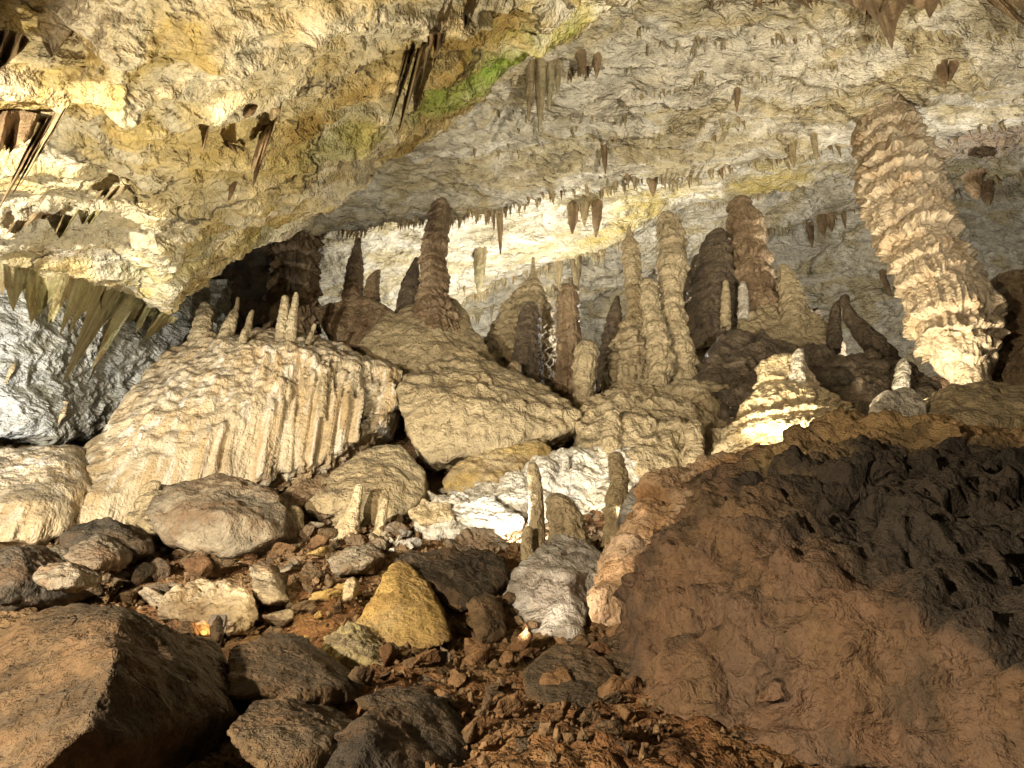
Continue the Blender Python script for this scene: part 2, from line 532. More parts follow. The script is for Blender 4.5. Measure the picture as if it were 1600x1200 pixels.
M['flow_cream'] = rockmat('cream_flowstone', [(.48, .37, .22), (.58, .49, .34), (.55, .44, .28)], patch=.5, mott=3, mott_amt=.3, streak=((.44, .31, .16), (.66, .62, .54)), streak_amt=.65, streak_scale=2.2,
                          dust_or_shade=(.17, .14, .10), dust_lo=.35, dust_hi=.8, dust_or_shade_amt=.85, bump=((2.5, .07), (9, .035), (25, .01)), fluting=.22, flute_scale=3.0, rough=.6, spec=.35)
M['flow_tan'] = rockmat('tan_flowstone', [(.34, .27, .16), (.48, .39, .24), (.40, .31, .18)], patch=.6, mott=3, mott_amt=.35, dust_or_shade=(.13, .11, .085), dust_lo=.45, dust_hi=.9, dust_or_shade_amt=.8, bump=((3, .07), (9, .04), (24, .012)), lobes=.09, lobe_scale=3.2, rough=.65, spec=.3, speck=.75, speck_scale=5.0, gain=2.4)
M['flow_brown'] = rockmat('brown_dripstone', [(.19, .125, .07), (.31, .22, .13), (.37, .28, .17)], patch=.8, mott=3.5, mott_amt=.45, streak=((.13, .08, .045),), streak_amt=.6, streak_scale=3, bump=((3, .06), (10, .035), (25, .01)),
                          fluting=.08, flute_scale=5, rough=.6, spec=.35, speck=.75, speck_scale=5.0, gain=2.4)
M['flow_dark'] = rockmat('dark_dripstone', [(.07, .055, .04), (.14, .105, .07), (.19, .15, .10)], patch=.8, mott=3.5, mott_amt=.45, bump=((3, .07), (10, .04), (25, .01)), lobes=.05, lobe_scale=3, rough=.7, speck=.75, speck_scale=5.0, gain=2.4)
M['flow_white'] = rockmat('white_flowstone', [(.52, .46, .36), (.66, .62, .53), (.58, .52, .40)], patch=.7, mott=3.5, mott_amt=.35, spots=.4, spot_col=(.18, .15, .11), spot_scale=2, bump=((3, .08), (9, .045), (24, .014)), lobes=.12, lobe_scale=3.4, rough=.55, spec=.35, speck=.75, speck_scale=5.0, gain=2.4)
M['flow_gold'] = rockmat('honey_flowstone', [(.50, .38, .20), (.62, .52, .34), (.55, .43, .25)], patch=.9, mott=3.5, mott_amt=.35, bump=((3, .07), (9, .035), (24, .012)), fluting=.10, flute_scale=5, dust_or_shade=(.16, .10, .06), dust_lo=.75, dust_hi=1.05, dust_or_shade_amt=.5, rough=.5, spec=.4, speck=.75, speck_scale=5.0, gain=2.4)
M['column'] = rockmat('pale_column', [(.40, .29, .17), (.56, .46, .32), (.48, .36, .22)], patch=.8, mott=3, mott_amt=.4, spots=.35, spot_col=(.15, .11, .07), spot_scale=1.5, bump=((4, .05), (11, .03), (28, .01)), rough=.55, spec=.4, speck=.75, speck_scale=5.0, gain=1.7)
M['rock_brown'] = rockmat('brown_rock', [(.085, .058, .034), (.15, .105, .06), (.19, .14, .085)], patch=1.1, mott=5, mott_amt=.5, spots=.5, spot_col=(.05, .04, .03), spot_scale=2.2, dust_or_shade=(.07, .062, .05), dust_lo=.5, dust_hi=.9, dust_or_shade_amt=.6,
                          bump=((2.5, .06), (9, .03), (30, .010), (90, .003)), crack=.4, crack_scale=1.2, rough=.75, spec=.3, gain=2.4, mud=0.5)
M['rock_grey'] = rockmat('grey_brown_rock', [(.16, .13, .095), (.26, .22, .16), (.32, .27, .19)], patch=.9, mott=4, mott_amt=.5, spots=.4, spot_col=(.07, .055, .04), spot_scale=1.8, dust_or_shade=(.10, .085, .065), dust_lo=.5, dust_hi=.9, dust_or_shade_amt=.6, bump=((2.5, .08), (8, .045), (26, .014)), rough=.8, mud=0.65)
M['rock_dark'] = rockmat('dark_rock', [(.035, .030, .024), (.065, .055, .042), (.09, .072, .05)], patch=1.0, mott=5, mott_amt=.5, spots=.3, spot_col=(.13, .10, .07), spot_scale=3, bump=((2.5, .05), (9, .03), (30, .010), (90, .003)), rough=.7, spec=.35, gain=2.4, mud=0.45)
M['rock_ochre'] = rockmat('ochre_rock', [(.36, .25, .09), (.46, .34, .14), (.42, .34, .2)], patch=.9, mott=4, mott_amt=.4, spots=.25, spot_col=(.16, .07, .03), spot_scale=1.4, bump=((2.5, .06), (9, .035), (28, .012)), rough=.8, mud=0.5)
M['rock_lime'] = rockmat('pale_yellow_rock', [(.34, .31, .13), (.48, .42, .24), (.40, .38, .12)], patch=1.2, mott=5, mott_amt=.4, dust_or_shade=(.24, .21, .17), dust_lo=.5, dust_hi=.8, dust_or_shade_amt=.7, bump=((3, .06), (10, .04), (30, .012)), rough=.8, mud=0.55)
M['rock_white'] = rockmat('grey_white_rock', [(.30, .28, .25), (.50, .49, .46), (.40, .37, .32)], patch=.9, mott=4, mott_amt=.45, spots=.55, spot_col=(.12, .10, .08), spot_scale=1.7, bump=((3, .09), (9, .05), (26, .015)), lobes=.05, lobe_scale=4, rough=.7, mud=0.4)
M['rock_orange'] = rockmat('orange_rock', [(.42, .24, .11), (.54, .38, .24), (.50, .40, .30)], patch=.9, mott=4, mott_amt=.45, spots=.4, spot_col=(.22, .11, .05), spot_scale=1.6, bump=((2.5, .09), (8, .05), (26, .014)), rough=.8, mud=0.5)
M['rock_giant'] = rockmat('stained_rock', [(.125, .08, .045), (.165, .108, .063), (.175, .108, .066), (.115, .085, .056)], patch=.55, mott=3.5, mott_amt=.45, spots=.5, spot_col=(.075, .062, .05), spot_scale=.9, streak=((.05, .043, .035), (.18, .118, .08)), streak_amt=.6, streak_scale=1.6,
                          dust_or_shade=(.042, .037, .030), crust_shade_attr='crust', dust_or_shade_amt=.9, bump=((2.5, .05), (9, .03), (30, .011), (80, .004)), crack=.8, crack_scale=.55, rough=.75, spec=.3, gain=2.6, speck=.6, speck_scale=11.0,  # dark tint of the top, part crust, part painted shade
                          areas=((P(1245, 745, 8.6), .7, (.46, .33, .16), .9), (P(1450, 665, 9.2), 1.3, (.46, .32, .15), .9), (P(1560, 690, 8.8), 1.0, (.42, .28, .14), .85), (P(1330, 690, 9.2), .7, (.44, .31, .15), .85), (P(1130, 830, 7.3), .8, (.26, .17, .09), .6), (P(1100, 780, 8.4), .5, (.30, .20, .10), .6)))  # ochre areas paint the lamplit look of the top ledges into the colour
M['soil'] = rockmat('red_brown_soil', [(.11, .065, .035), (.21, .11, .05), (.25, .16, .08), (.17, .12, .07)], patch=.45, mott=5, mott_amt=.55, bump=((3, .10), (9, .07), (25, .025)), lobes=.10, lobe_scale=5, rough=.9)
M['stone_pale'] = rockmat('pale_stone', [(.30, .25, .17), (.42, .36, .26), (.38, .30, .19)], patch=1.2, mott=5, mott_amt=.4, bump=((3, .06), (10, .04)), lobes=.06, lobe_scale=5, rough=.75, mud=0.6)
M['gravel'] = rockmat('brown_gravel', [(.075, .052, .034), (.16, .10, .055), (.23, .155, .085), (.12, .09, .06)], patch=3.5, mott=9, mott_amt=.5, bump=((9, .02), (25, .008)), rough=.9)
M['stone_red'] = rockmat('reddish_stone', [(.12, .065, .035), (.20, .12, .06), (.24, .15, .08)], patch=1.5, mott=5, mott_amt=.5, bump=((4, .05), (12, .03)), rough=.85)
M['stal_brown'] = rockmat('brown_stalactite', [(.17, .11, .06), (.29, .20, .11), (.37, .28, .16)], patch=.9, mott=4, mott_amt=.4, streak=((.10, .06, .03),), streak_amt=.6, streak_scale=5, bump=((5, .03), (14, .015)), fluting=.05, flute_scale=8, rough=.55, spec=.35)
M['stal_pale'] = rockmat('pale_stalactite', [(.30, .24, .13), (.42, .34, .20), (.36, .32, .18)], patch=.8, mott=4, mott_amt=.4, streak=((.18, .12, .06),), streak_amt=.6, streak_scale=5, bump=((5, .03), (14, .015)), fluting=.05, flute_scale=8, rough=.6)
M['stal_olive'] = rockmat('olive_stalactite', [(.26, .23, .10), (.36, .32, .16), (.40, .36, .22)], patch=.8, mott=4, mott_amt=.4, streak=((.20, .12, .055), (.15, .14, .06)), streak_amt=.7, streak_scale=4, bump=((5, .03), (14, .015)), fluting=.06, flute_scale=7, rough=.6)


# ================================================================== THE CAVE ITSELF
def struct(o):
    o['kind'] = 'structure'; return o


def ceil_disp(amp=1.0, seed=0, dirn=(0.8, 0.5, 0.3), low=.5, bed=.08, bn=(.22, .9, .35), bs=.62):
    def fn(W, u, v):
        d = np.array(dirn); d = d / np.linalg.norm(d)
        al = (W @ d)[:, None] * d
        Q = (W - al) + al * 0.45                              # strokes run along the bedding
        r = low * fbm(Q * 0.28, 3, seed) + 0.30 * (ridged(Q * 0.75, 3, seed + 5) - .5)
        r += 0.24 * (ridged(Q * 1.9, 4, seed + 6) - .5) + 0.09 * fbm(Q * 5, 4, seed + 7) + .30 * facets(Q * .8 + .2 * fbm(W, 2, seed + 1)[:, None], seed + 12) + .14 * facets(Q * 2.2, seed + 13)
        f = ((W @ np.array(bn)) * bs + .9 * fbm(Q * .35, 3, seed + 15)) % 1.0
        r += bed * (np.where(f < .8, f / .8, (1 - f) / .2) - .5) * (.4 + 1.2 * sstep(-.3, .3, fbm(Q * .3, 2, seed + 16)))
        sc = worley(Q * 1.1 + 0.5 * fbm(W, 2, seed + 8)[:, None], seed + 9)  # scalloped hollows
        r -= 0.16 * (1 - np.clip(sc, 0, 1)) ** 2 * (0.5 + fbm(W * .4, 2, seed + 2))
        return amp * r
    return fn


edge = [(-500, 390, 8.5), (-250, 400, 9.5), (0, 416, 11), (120, 440, 12), (220, 470, 13.5), (268, 484, 15), (302, 458, 15.5), (330, 425, 15.5), (440, 366, 14.6), (500, 328, 14), (620, 240, 12.6), (716, 192, 12), (770, 120, 11),
        (870, 60, 10), (960, 8, 9.2), (1150, -120, 8), (1400, -300, 7)]
ed = resample(np.array(edge), 40)
_sy = slab_y(ed[:, 0], ed[:, 1]); _sy = np.where((_sy > 16.9) | (ed[:, 1] > 380), np.minimum(_sy, 15.5), _sy); ed[:, 2] = _sy
top = resample(np.array([(-700, -420, 4.6), (0, -420, 5.0), (800, -430, 5.2), (1500, -440, 5.4)]), 40)
top[:, 2] = slab_y(top[:, 0], top[:, 1])


def between(t, k=0.0):
    e = ed.copy()
    e[:, :2] = top[:, :2] * (1 - t) + ed[:, :2] * t
    e[:, 2] = 1 / ((1 - t) / top[:, 2] + t / ed[:, 2])
    e[:, 2] *= 1 + k
    return e


up1 = ed.copy(); up1[:, 1] -= 30; up1[:, 2] += 1.3
up2 = ed.copy(); up2[:, 1] -= 140; up2[:, 2] += 4.5
near_ceiling = struct(loft('ceiling', [between(0), between(.35, .02), between(.6, -.02), between(.8, .02), between(.93, -.02), ed, up1, up2], 760, 480, ceil_disp(.8, 3, low=.25), M['ceil_warm']))

rowsC = [
    [(200, -350, 6.4), (1000, -350, 6.4), (1900, -350, 6.4)],
    [(250, 0, 11.2), (700, 0, 11), (1300, 0, 11), (1950, 0, 10.5)],
    [(260, 160, 14.5), (700, 155, 14.3), (1300, 130, 13.6), (1950, 110, 12)],
    [(280, 280, 18.5), (700, 255, 17.8), (1300, 190, 16), (1950, 150, 13.5)],
    [(280, 385, 21.5), (500, 362, 21), (640, 342, 20.6), (700, 328, 20.3), (800, 322, 20), (935, 288, 19), (1010, 274, 18.7), (1330, 222, 17.2), (1600, 190, 15.5), (1950, 160, 14.5)],
    [(280, 388, 24.5), (500, 362, 24), (700, 324, 23.5), (935, 286, 22.2), (1330, 222, 20.2), (1600, 192, 18), (1950, 165, 17)],
    [(280, 540, 29.5), (500, 520, 29.5), (700, 470, 29), (800, 425, 28), (950, 380, 26.5), (1050, 327, 25.5), (1200, 298, 24.6), (1330, 264, 23.5), (1600, 228, 20), (1950, 200, 18.5)],
    [(280, 545, 32), (500, 522, 32), (700, 470, 31.6), (800, 425, 30.6), (950, 379, 29.2), (1200, 298, 27.2), (1330, 266, 26), (1600, 232, 22.2), (1950, 205, 21)],
    [(280, 610, 36), (700, 550, 35), (950, 455, 33), (1200, 357, 30), (1360, 322, 28.5), (1450, 305, 28), (1600, 275, 24), (1950, 250, 22)],
    [(280, 615, 38), (700, 555, 37), (950, 458, 35), (1200, 359, 32), (1360, 326, 30.5), (1600, 282, 26), (1950, 255, 24)],
    [(280, 700, 40), (700, 640, 39), (950, 580, 38), (1200, 480, 36), (1400, 440, 34), (1600, 420, 30), (1950, 400, 27)],
    [(280, 900, 40), (700, 860, 39), (950, 800, 38), (1200, 760, 37), (1600, 700, 34), (1950, 680, 30)]]
far_ceiling = struct(loft('ceiling', rowsC, 820, 560, ceil_disp(.75, 17, (.9, .25, .35), bed=.40), M['ceil_grey']))

wl = [[(-400, 330, 10.5), (0, 360, 11.8), (140, 380, 14), (300, 430, 18), (360, 440, 20)],
      [(-400, 500, 11.2), (0, 500, 12.6), (140, 520, 15), (290, 520, 18), (360, 520, 20)],
      [(-400, 640, 11.8), (0, 600, 13.4), (140, 610, 15.8), (260, 590, 18), (350, 590, 20)],
      [(-400, 730, 12.2), (0, 680, 14.0), (115, 688, 15.6), (230, 640, 18.3), (330, 620, 20.4)],
      [(-400, 742, 13.6), (0, 690, 15.4), (110, 697, 17), (220, 650, 19.4), (330, 630, 21.4)],
      [(-400, 900, 14.5), (0, 850, 16), (110, 820, 17.5), (220, 760, 20), (330, 740, 22)]]
left_wall = struct(loft('wall', wl, 420, 380, ceil_disp(.5, 29, (.8, .3, .5)), M['wall_left']))

# the dark recess behind the left columns and the rock body that the near slab rests on
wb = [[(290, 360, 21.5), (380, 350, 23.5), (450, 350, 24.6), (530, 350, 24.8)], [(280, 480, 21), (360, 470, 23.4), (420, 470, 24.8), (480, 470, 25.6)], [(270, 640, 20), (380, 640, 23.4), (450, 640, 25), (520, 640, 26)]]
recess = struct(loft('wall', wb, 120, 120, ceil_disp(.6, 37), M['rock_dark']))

# how far the underside of the cave is, along each line of sight (so that what hangs from it touches it)
CS = 4
DEPTH = np.full((420, 640), 99.0)


def note_depth(o):
    n = len(o.data.vertices); co = np.empty(n * 3, np.float32); o.data.vertices.foreach_get('co', co)
    co = co.reshape(-1, 3) + np.array(o.location)
    r = co - CAM
    z = r @ FW; ok = z > .5
    u = 800 + F * r[:, 0] / np.where(ok, z, 1); v = 600 - F * (r @ UP) / np.where(ok, z, 1)
    iu = ((u + 480) / CS).astype(int); iv = ((v + 480) / CS).astype(int)
    ok &= (iu >= 0) & (iu < 640) & (iv >= 0) & (iv < 420)
    np.minimum.at(DEPTH, (iv[ok], iu[ok]), co[ok, 1])


for o_ in (near_ceiling, far_ceiling, left_wall): note_depth(o_)
for _ in range(3):                                       # fill pinholes
    m_ = DEPTH > 98
    sh = np.minimum.reduce([np.roll(DEPTH, 1, 0), np.roll(DEPTH, -1, 0), np.roll(DEPTH, 1, 1), np.roll(DEPTH, -1, 1)])
    DEPTH[m_] = sh[m_]


def ysurf(u, v, default):
    iu = int((u + 480) / CS); iv = int((v + 480) / CS)
    if 0 <= iu < 640 and 0 <= iv < 420 and DEPTH[iv, iu] < 98: return float(DEPTH[iv, iu])
    return default


def lip(u, v, rng=28):
    """the ledge nearest to (u, v): where the surface jumps back, going down the picture"""
    iu = int((u + 480) / CS); iv = int((v + 480) / CS); k = rng // CS
    col = DEPTH[iv - k:iv + k + 2, iu]
    j = np.diff(col); j[col[1:] > 98] = 0
    q = int(np.argmax(j))
    if j[q] < .5: return v, ysurf(u, v, 20)
    return (iv - k + q) * CS - 480 + CS * .5, float(col[q])


# ------------------------------------------------------------------ ground: one slope from the feet of the viewer to the back of the hall
GY = np.array([-8, 0, 3, 5, 9, 13, 16, 20, 24, 34, 46.0]); GZ = np.array([-.3, 0, .95, 1.5, 2.72, 5.0, 7.0, 10.6, 14.0, 16.0, 17.0])


def ground_z(x, y):
    x = np.asarray(x, float); y = np.asarray(y, float)
    z = np.interp(y, GY, GZ)
    z = z + 0.05 * np.clip(np.abs(x + 1) - 3, 0, 30) * np.clip(y / 8, 0, 1) * np.where(x > 0, 1, -.4)
    q = np.stack([x.ravel(), y.ravel(), 0 * x.ravel()], 1)
    return z + (0.28 * fbm(q * .5, 3, 50) * np.clip((y.ravel() + 1) / 5, 0.1, 1)).reshape(x.shape)


yy = np.concatenate([np.linspace(-8, 2, 30)[:-1], 2 * np.exp(np.linspace(0, np.log(23), 520))])
xs = np.linspace(-1, 1, 620)
GX = xs[None, :] * (6 + 0.85 * np.clip(yy, 0, 99))[:, None]; GYY = np.repeat(yy[:, None], len(xs), 1)
gz = ground_z(GX, GYY)
q = np.stack([GX.ravel(), GYY.ravel(), gz.ravel()], 1)
w1 = worley(q * 2.2 + .3 * fbm(q * 2, 2, 4)[:, None], 61); w2 = worley(q * 5.5, 62)
add = 0.16 * (0.6 - w1) + 0.07 * (0.6 - w2) + 0.05 * fbm(q * 7, 3, 63)
q[:, 2] += add
ground = struct(put('ground', q, grid_faces(len(yy), len(xs)), M['soil']))

# ================================================================== FLOWSTONE BLOCKS
def flute_disp(seed, amp=.30, freq=2.2, lump=0.0, vert=.05, fac=.25, shelf=0.0, lo=-.25):
    rd = rock_disp(3.0, .7, seed, fac=fac)
    def fn(W, d):
        wob = .07 * fbm(W * np.array([.8, .8, .4]), 2, seed)
        Q = (W + wob[:, None]) * np.array([freq, freq, freq * vert])
        m = sstep(lo, .45, fbm(W * .35, 2, seed + 3) + .15)
        r = amp * (ridged(Q, 2, seed + 1) - .5) + amp * .55 * (ridged(Q * 2.2, 2, seed + 2) - .5) + amp * .25 * (ridged(Q * 4.6, 2, seed + 12) - .5)
        r *= (0.25 + 0.75 * m) * (1 - .92 * sstep(.25, .7, CUR['n'][:, 2]))
        if shelf:                                            # stepped drip shelves near the top
            ph = W[:, 2] * 1.5 + .6 * fbm(W * np.array([.9, .9, .4]), 3, seed + 8) + .22 * noise(Q * 1.6, seed + 9)
            f = ph % 1.0
            b = np.where(f > .25, ((1 - f) / .75) ** .7, f / .25)
            r += shelf * (b - .5) * sstep(.0, .35, fbm(W * .45, 2, seed + 10) + .2 + .12 * (W[:, 2] - W[:, 2].mean()))
        if lump:
            r += lump * (0.6 - worley(W * 1.7, seed + 6)) + lump * .5 * (.6 - worley(W * 4.2, seed + 7))
        r += .035 * fbm(W * 4, 3, seed + 14)
        return r + 0.5 * rd(W, d)
    return fn


def drape_disp(seed):
    def fn(W, d):
        n = CUR['n']
        top = sstep(.22, .6, n[:, 2])
        wob = .06 * fbm(W * np.array([.8, .8, .3]), 2, seed)
        Q = (W + wob[:, None]) * np.array([1, 1, .035])
        big = ridged(Q * 1.5, 2, seed + 1) - .5; mid = ridged(Q * 3.6, 2, seed + 2) - .5; fin = ridged(Q * 8.0, 2, seed + 12) - .5
        side = sstep(-8.2, -6.4, W[:, 0] + .5 * fbm(W * .6, 2, seed + 3))           # the far left flank is rough, not fluted
        var = .45 + 1.1 * sstep(-.35, .4, fbm(W * np.array([.7, .7, .25]), 2, seed + 33))
        r = (1 - top) * (.25 + .75 * side) * var * (.30 * big + .23 * mid + .12 * fin)
        lum = .6 - worley(W * np.array([1.9, 1.9, 1.3]), seed + 6); lum2 = .6 - worley(W * 4.4, seed + 7)
        r += (top + .18 * (1 - side)) * (.20 * lum + .10 * lum2)
        r += .10 * fbm(W * .7, 2, seed + 9) + .03 * fbm(W * 4, 3, seed + 14) + .05 * (1 - side) * (ridged(W * 2.2, 3, seed + 15) - .5)
        return r
    return fn


def lump_disp(seed, amp=.3, sc=1.3, rough=.5, size=2.0):
    rd = rock_disp(size, rough, seed, fac=.35)
    def fn(W, d):
        Q = W + .25 * np.stack([fbm(W * .9, 2, seed + 1), fbm(W * .9, 2, seed + 2), fbm(W * .9, 2, seed + 3)], 1)
        r = amp * (.6 - worley(Q * sc, seed + 4)) + amp * .5 * (.6 - worley(Q * sc * 2.4, seed + 5)) + amp * .2 * (.6 - worley(Q * sc * 5.5, seed + 6))
        return r + rd(W, d)
    return fn


rock('flowstone_block', 'huge cream flowstone block with long vertical drapery flutes and a grey crusted top', 'flowstone',
     [(75, 820, 13.4), (60, 850, 13.2), (105, 720, 14.6), (200, 622, 16.2), (258, 548, 17.2), (330, 522, 17.6), (420, 512, 17.8), (500, 526, 17.8), (575, 556, 17.6), (622, 578, 17.4), (612, 622, 17.1), (585, 662, 16.7), (530, 708, 16.2), (450, 752, 15.9), (370, 762, 15.6),
      (290, 770, 15.1), (200, 810, 14.2), (150, 835, 13.7), (330, 640, 15.2), (430, 640, 15.3), (250, 700, 14.9), (540, 610, 16.2), (420, 538, 16.1), (330, 546, 16.2), (505, 550, 16.2), (268, 578, 16.2), (330, 740, 15.0), (420, 735, 15.3)],
     5.0, M['flow_cream'], 7, 26, seed=3, chips=0, disp=drape_disp(3), back=.9)
rock('flowstone_apron', 'smooth pale flowstone apron sloping at the left edge below the grey wall', 'flowstone',
     [(-160, 720, 13), (-20, 770, 12.6), (50, 740, 13.2), (112, 690, 14.2), (135, 760, 13.6), (90, 830, 12.8), (20, 850, 12.3), (-160, 860, 12.3), (40, 790, 12.4)], 3.0, M['flow_cream'], 6, 20, seed=5, chips=0, disp=flute_disp(8, .2, 1.6), back=.9)
rock('flowstone_block', 'tan flowstone block under the tallest middle pillar, its broad top sloping down to the right', 'flowstone',
     [(622, 602, 16.6), (640, 580, 17.2), (720, 545, 18.2), (790, 575, 17.8), (850, 600, 17.4), (903, 640, 16.8), (900, 664, 16.4), (860, 682, 16.2), (745, 706, 16.0), (664, 716, 16.0), (640, 690, 16.1), (626, 640, 16.3), (720, 620, 16.0), (800, 650, 15.9)],
     4.5, M['flow_tan'], 7, 24, seed=7, chips=0, disp=flute_disp(12, .13, 2.4, lump=.12, shelf=.14, fac=.5))
rock('flowstone_mound', 'brown flowstone mound spreading below the tallest middle pillar', 'flowstone',
     [(560, 540, 19.4), (600, 500, 20), (650, 470, 20.4), (715, 466, 20.4), (735, 520, 19.8), (780, 575, 19), (800, 610, 18.6), (650, 610, 18.6), (600, 590, 18.8), (680, 540, 18.7)], 4.0, M['flow_tan'], 6, 22, seed=9, chips=0, disp=lump_disp(15, .18, 1.5))
rock('boulder', 'shadowed brown boulder leaning between the left flowstone block and the middle pillar', 'boulder',
     [(488, 482, 20.6), (540, 468, 21), (610, 470, 20.8), (640, 490, 20.4), (645, 560, 19.6), (615, 585, 19.2), (560, 545, 19.4), (505, 520, 20)], 4, M['flow_brown'], 6, 20, seed=11)
rock('boulder', 'big rounded tan boulder on the rubble below the left flowstone block', 'boulder',
     [(230, 790, 12.4), (262, 757, 12.9), (340, 742, 13.2), (415, 760, 13.1), (446, 800, 12.7), (442, 835, 12.3), (360, 868, 11.9), (250, 850, 11.9), (340, 800, 11.7)], 2.6, M['rock_grey'], 6, 14, seed=13, chip=.03)
rock('boulder', 'smooth grey flowstone boulder wedged below the dark gap, small dripstones at its foot', 'boulder',
     [(470, 790, 14.2), (520, 735, 14.9), (580, 695, 15.3), (625, 690, 15.4), (665, 735, 15.2), (668, 775, 14.8), (640, 800, 14.3), (590, 830, 13.9), (500, 825, 13.7), (580, 755, 14.1)], 3, M['flow_tan'], 6, 14, seed=17, chips=2, disp=lump_disp(18, .07, 1.6, .5))
rock('rock_ledge', 'honey yellow rock ledge under the middle flowstone block', 'rock',
     [(688, 752, 15.7), (720, 722, 16), (790, 692, 16.2), (850, 690, 16.2), (863, 710, 16), (858, 738, 15.7), (800, 768, 15.3), (700, 775, 15.2)], 2.5, M['rock_ochre'], 6, 18, seed=19)
rock('flowstone_wall', 'brightly lit white knobbly flowstone bank in the centre', 'flowstone',
     [(690, 800, 14.8), (740, 765, 15.4), (850, 745, 15.6), (900, 700, 16), (1000, 690, 16), (1010, 760, 15.4), (960, 850, 14.6), (880, 860, 14.3), (800, 890, 13.6), (740, 850, 14)], 2.5, M['flow_white'], 7, 18, seed=21, chips=2, disp=lump_disp(22, .30, 1.4))
rock('flowstone_mound', 'knobbly cream flowstone mound at the foot of the twin stalagmites', 'flowstone',
     [(895, 660, 16.6), (930, 615, 17.4), (1000, 600, 17.9), (1090, 592, 18), (1170, 620, 17.6), (1180, 680, 16.8), (1100, 730, 15.8), (1000, 745, 15.4), (920, 720, 15.6), (1020, 660, 15.9)], 3, M['flow_tan'], 7, 18, seed=23, chips=0, disp=lump_disp(25, .42, 1.15))
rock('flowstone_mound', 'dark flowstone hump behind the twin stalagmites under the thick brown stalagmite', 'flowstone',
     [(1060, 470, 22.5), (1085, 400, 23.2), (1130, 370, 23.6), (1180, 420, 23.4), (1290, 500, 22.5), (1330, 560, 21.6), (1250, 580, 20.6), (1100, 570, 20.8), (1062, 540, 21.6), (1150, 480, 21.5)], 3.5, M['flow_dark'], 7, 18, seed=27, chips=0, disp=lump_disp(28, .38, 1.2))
rock('flowstone_hump', 'tan draped flowstone hump right of the dark stalagmite hump', 'flowstone',
     [(1160, 500, 20.4), (1200, 470, 20.9), (1260, 475, 20.8), (1290, 505, 20.4), (1300, 560, 19.6), (1240, 570, 19.2), (1170, 545, 19.6)], 2.5, M['flow_tan'], 6, 18, seed=29, chips=0, disp=flute_disp(31, .24, 2.4, lump=.12))
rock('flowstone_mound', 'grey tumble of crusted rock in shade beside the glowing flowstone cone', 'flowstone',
     [(1090, 590, 18.6), (1130, 520, 19.4), (1200, 530, 19.4), (1300, 560, 19), (1420, 570, 18.2), (1460, 600, 17.6), (1450, 690, 15.5), (1200, 690, 15.8), (1110, 650, 17)], 3, M['flow_dark'], 7, 18, seed=33, chips=0, disp=lump_disp(35, .5, 1.1, .8))

rock('flowstone_ledge', 'crusted pale flowstone ledge below the honey yellow ledge, left of the tall shaded post', 'flowstone', [(640, 805, 13.7), (690, 772, 14.4), (765, 778, 14.4), (815, 815, 13.7), (760, 848, 13.0), (665, 838, 13.1)], 1.4, M['flow_white'], 6, 18, seed=201, chips=4, disp=lump_disp(201, .2, 2.0, .9, 1.4))
rock('flowstone_ledge', 'dark grey crusted ledge under the pale ledge, next to the burnt white spot', 'flowstone', [(690, 852, 12.5), (725, 826, 13), (780, 832, 13.0), (796, 862, 12.5), (740, 885, 12.0)], .9, M['rock_grey'], 6, 18, seed=202, chips=6, disp=lump_disp(202, .14, 2.6, 1.0, 1.0))
rock('flowstone_ledge', 'small cream flowstone lump between the smooth grey boulder and the pale ledge', 'flowstone', [(640, 800, 13.6), (662, 782, 13.9), (700, 790, 13.8), (712, 812, 13.3), (660, 822, 13.2)], .7, M['flow_gold'], 5, 18, seed=203, chips=2, disp=lump_disp(203, .12, 3.0, .6, .7))
rock('flowstone_ledge', 'grey brown knobbly rock wedged against the left base of the rounded tan boulder', 'flowstone', [(196, 812, 12.7), (215, 768, 13.2), (240, 755, 13.4), (262, 790, 12.9), (240, 830, 12.3), (205, 835, 12.3)], .8, M['flow_tan'], 5, 18, seed=204, chips=4, disp=lump_disp(204, .16, 2.4, .8, 1.0))
rock('flowstone_ledge', 'brown flowstone lump in the dark gap under the right edge of the big left block', 'flowstone', [(430, 775, 14.2), (470, 750, 14.8), (520, 735, 15), (500, 775, 14.3), (450, 800, 13.8)], .9, M['flow_brown'], 5, 18, seed=205, chips=4, disp=lump_disp(205, .14, 2.4, .8, 1.0))
# ------------------------------------------------------------------ big dripstones
def G(*a, **k): return pillar(*a, **k)


G('flowstone_cone', 'glowing honey coloured flowstone cone with rows of drips', 'flowstone', [(1222, 556, 20), (1222, 572, 36), (1228, 600, 42), (1232, 625, 60), (1238, 655, 84), (1242, 690, 112), (1244, 730, 125)], [15.2, 14.9, 14.2], M['flow_gold'], tier=.62, amp=.16, flute=.10, lump=.10, lumpscale=2.4, ns=300, nr=260, seed=2, flat=.8, fscale=4)
G('stalagmite_column', 'massive pale column leaning at the right, its foot brightly lit', 'column',
  [(1372, 168, 32), (1378, 188, 44), (1392, 232, 55), (1402, 275, 61), (1416, 320, 63), (1430, 362, 61), (1446, 400, 58), (1464, 436, 62), (1480, 468, 68), (1490, 500, 71), (1500, 535, 62), (1510, 565, 42), (1516, 592, 32), (1520, 620, 34)],
  [15.4, 14.4, 13.8], M['column'], tier=.85, amp=.24, flute=.20, lump=.14, lumpscale=3.0, teeth=.38, fr=.025, ns=360, nr=620, seed=3, fscale=3.4, wob=.05)
G('stalagmite_column', 'dark rough column standing against the frame edge beside the massive pale column', 'column',
  [(1572, 430, 24), (1580, 455, 46), (1594, 500, 56), (1602, 540, 58), (1606, 580, 58), (1612, 640, 70), (1615, 700, 80)], [15.2, 14.4], M['flow_brown'], tier=.8, amp=.16, flute=.10, lump=.22, lumpscale=2.0, ns=200, nr=260, seed=5)
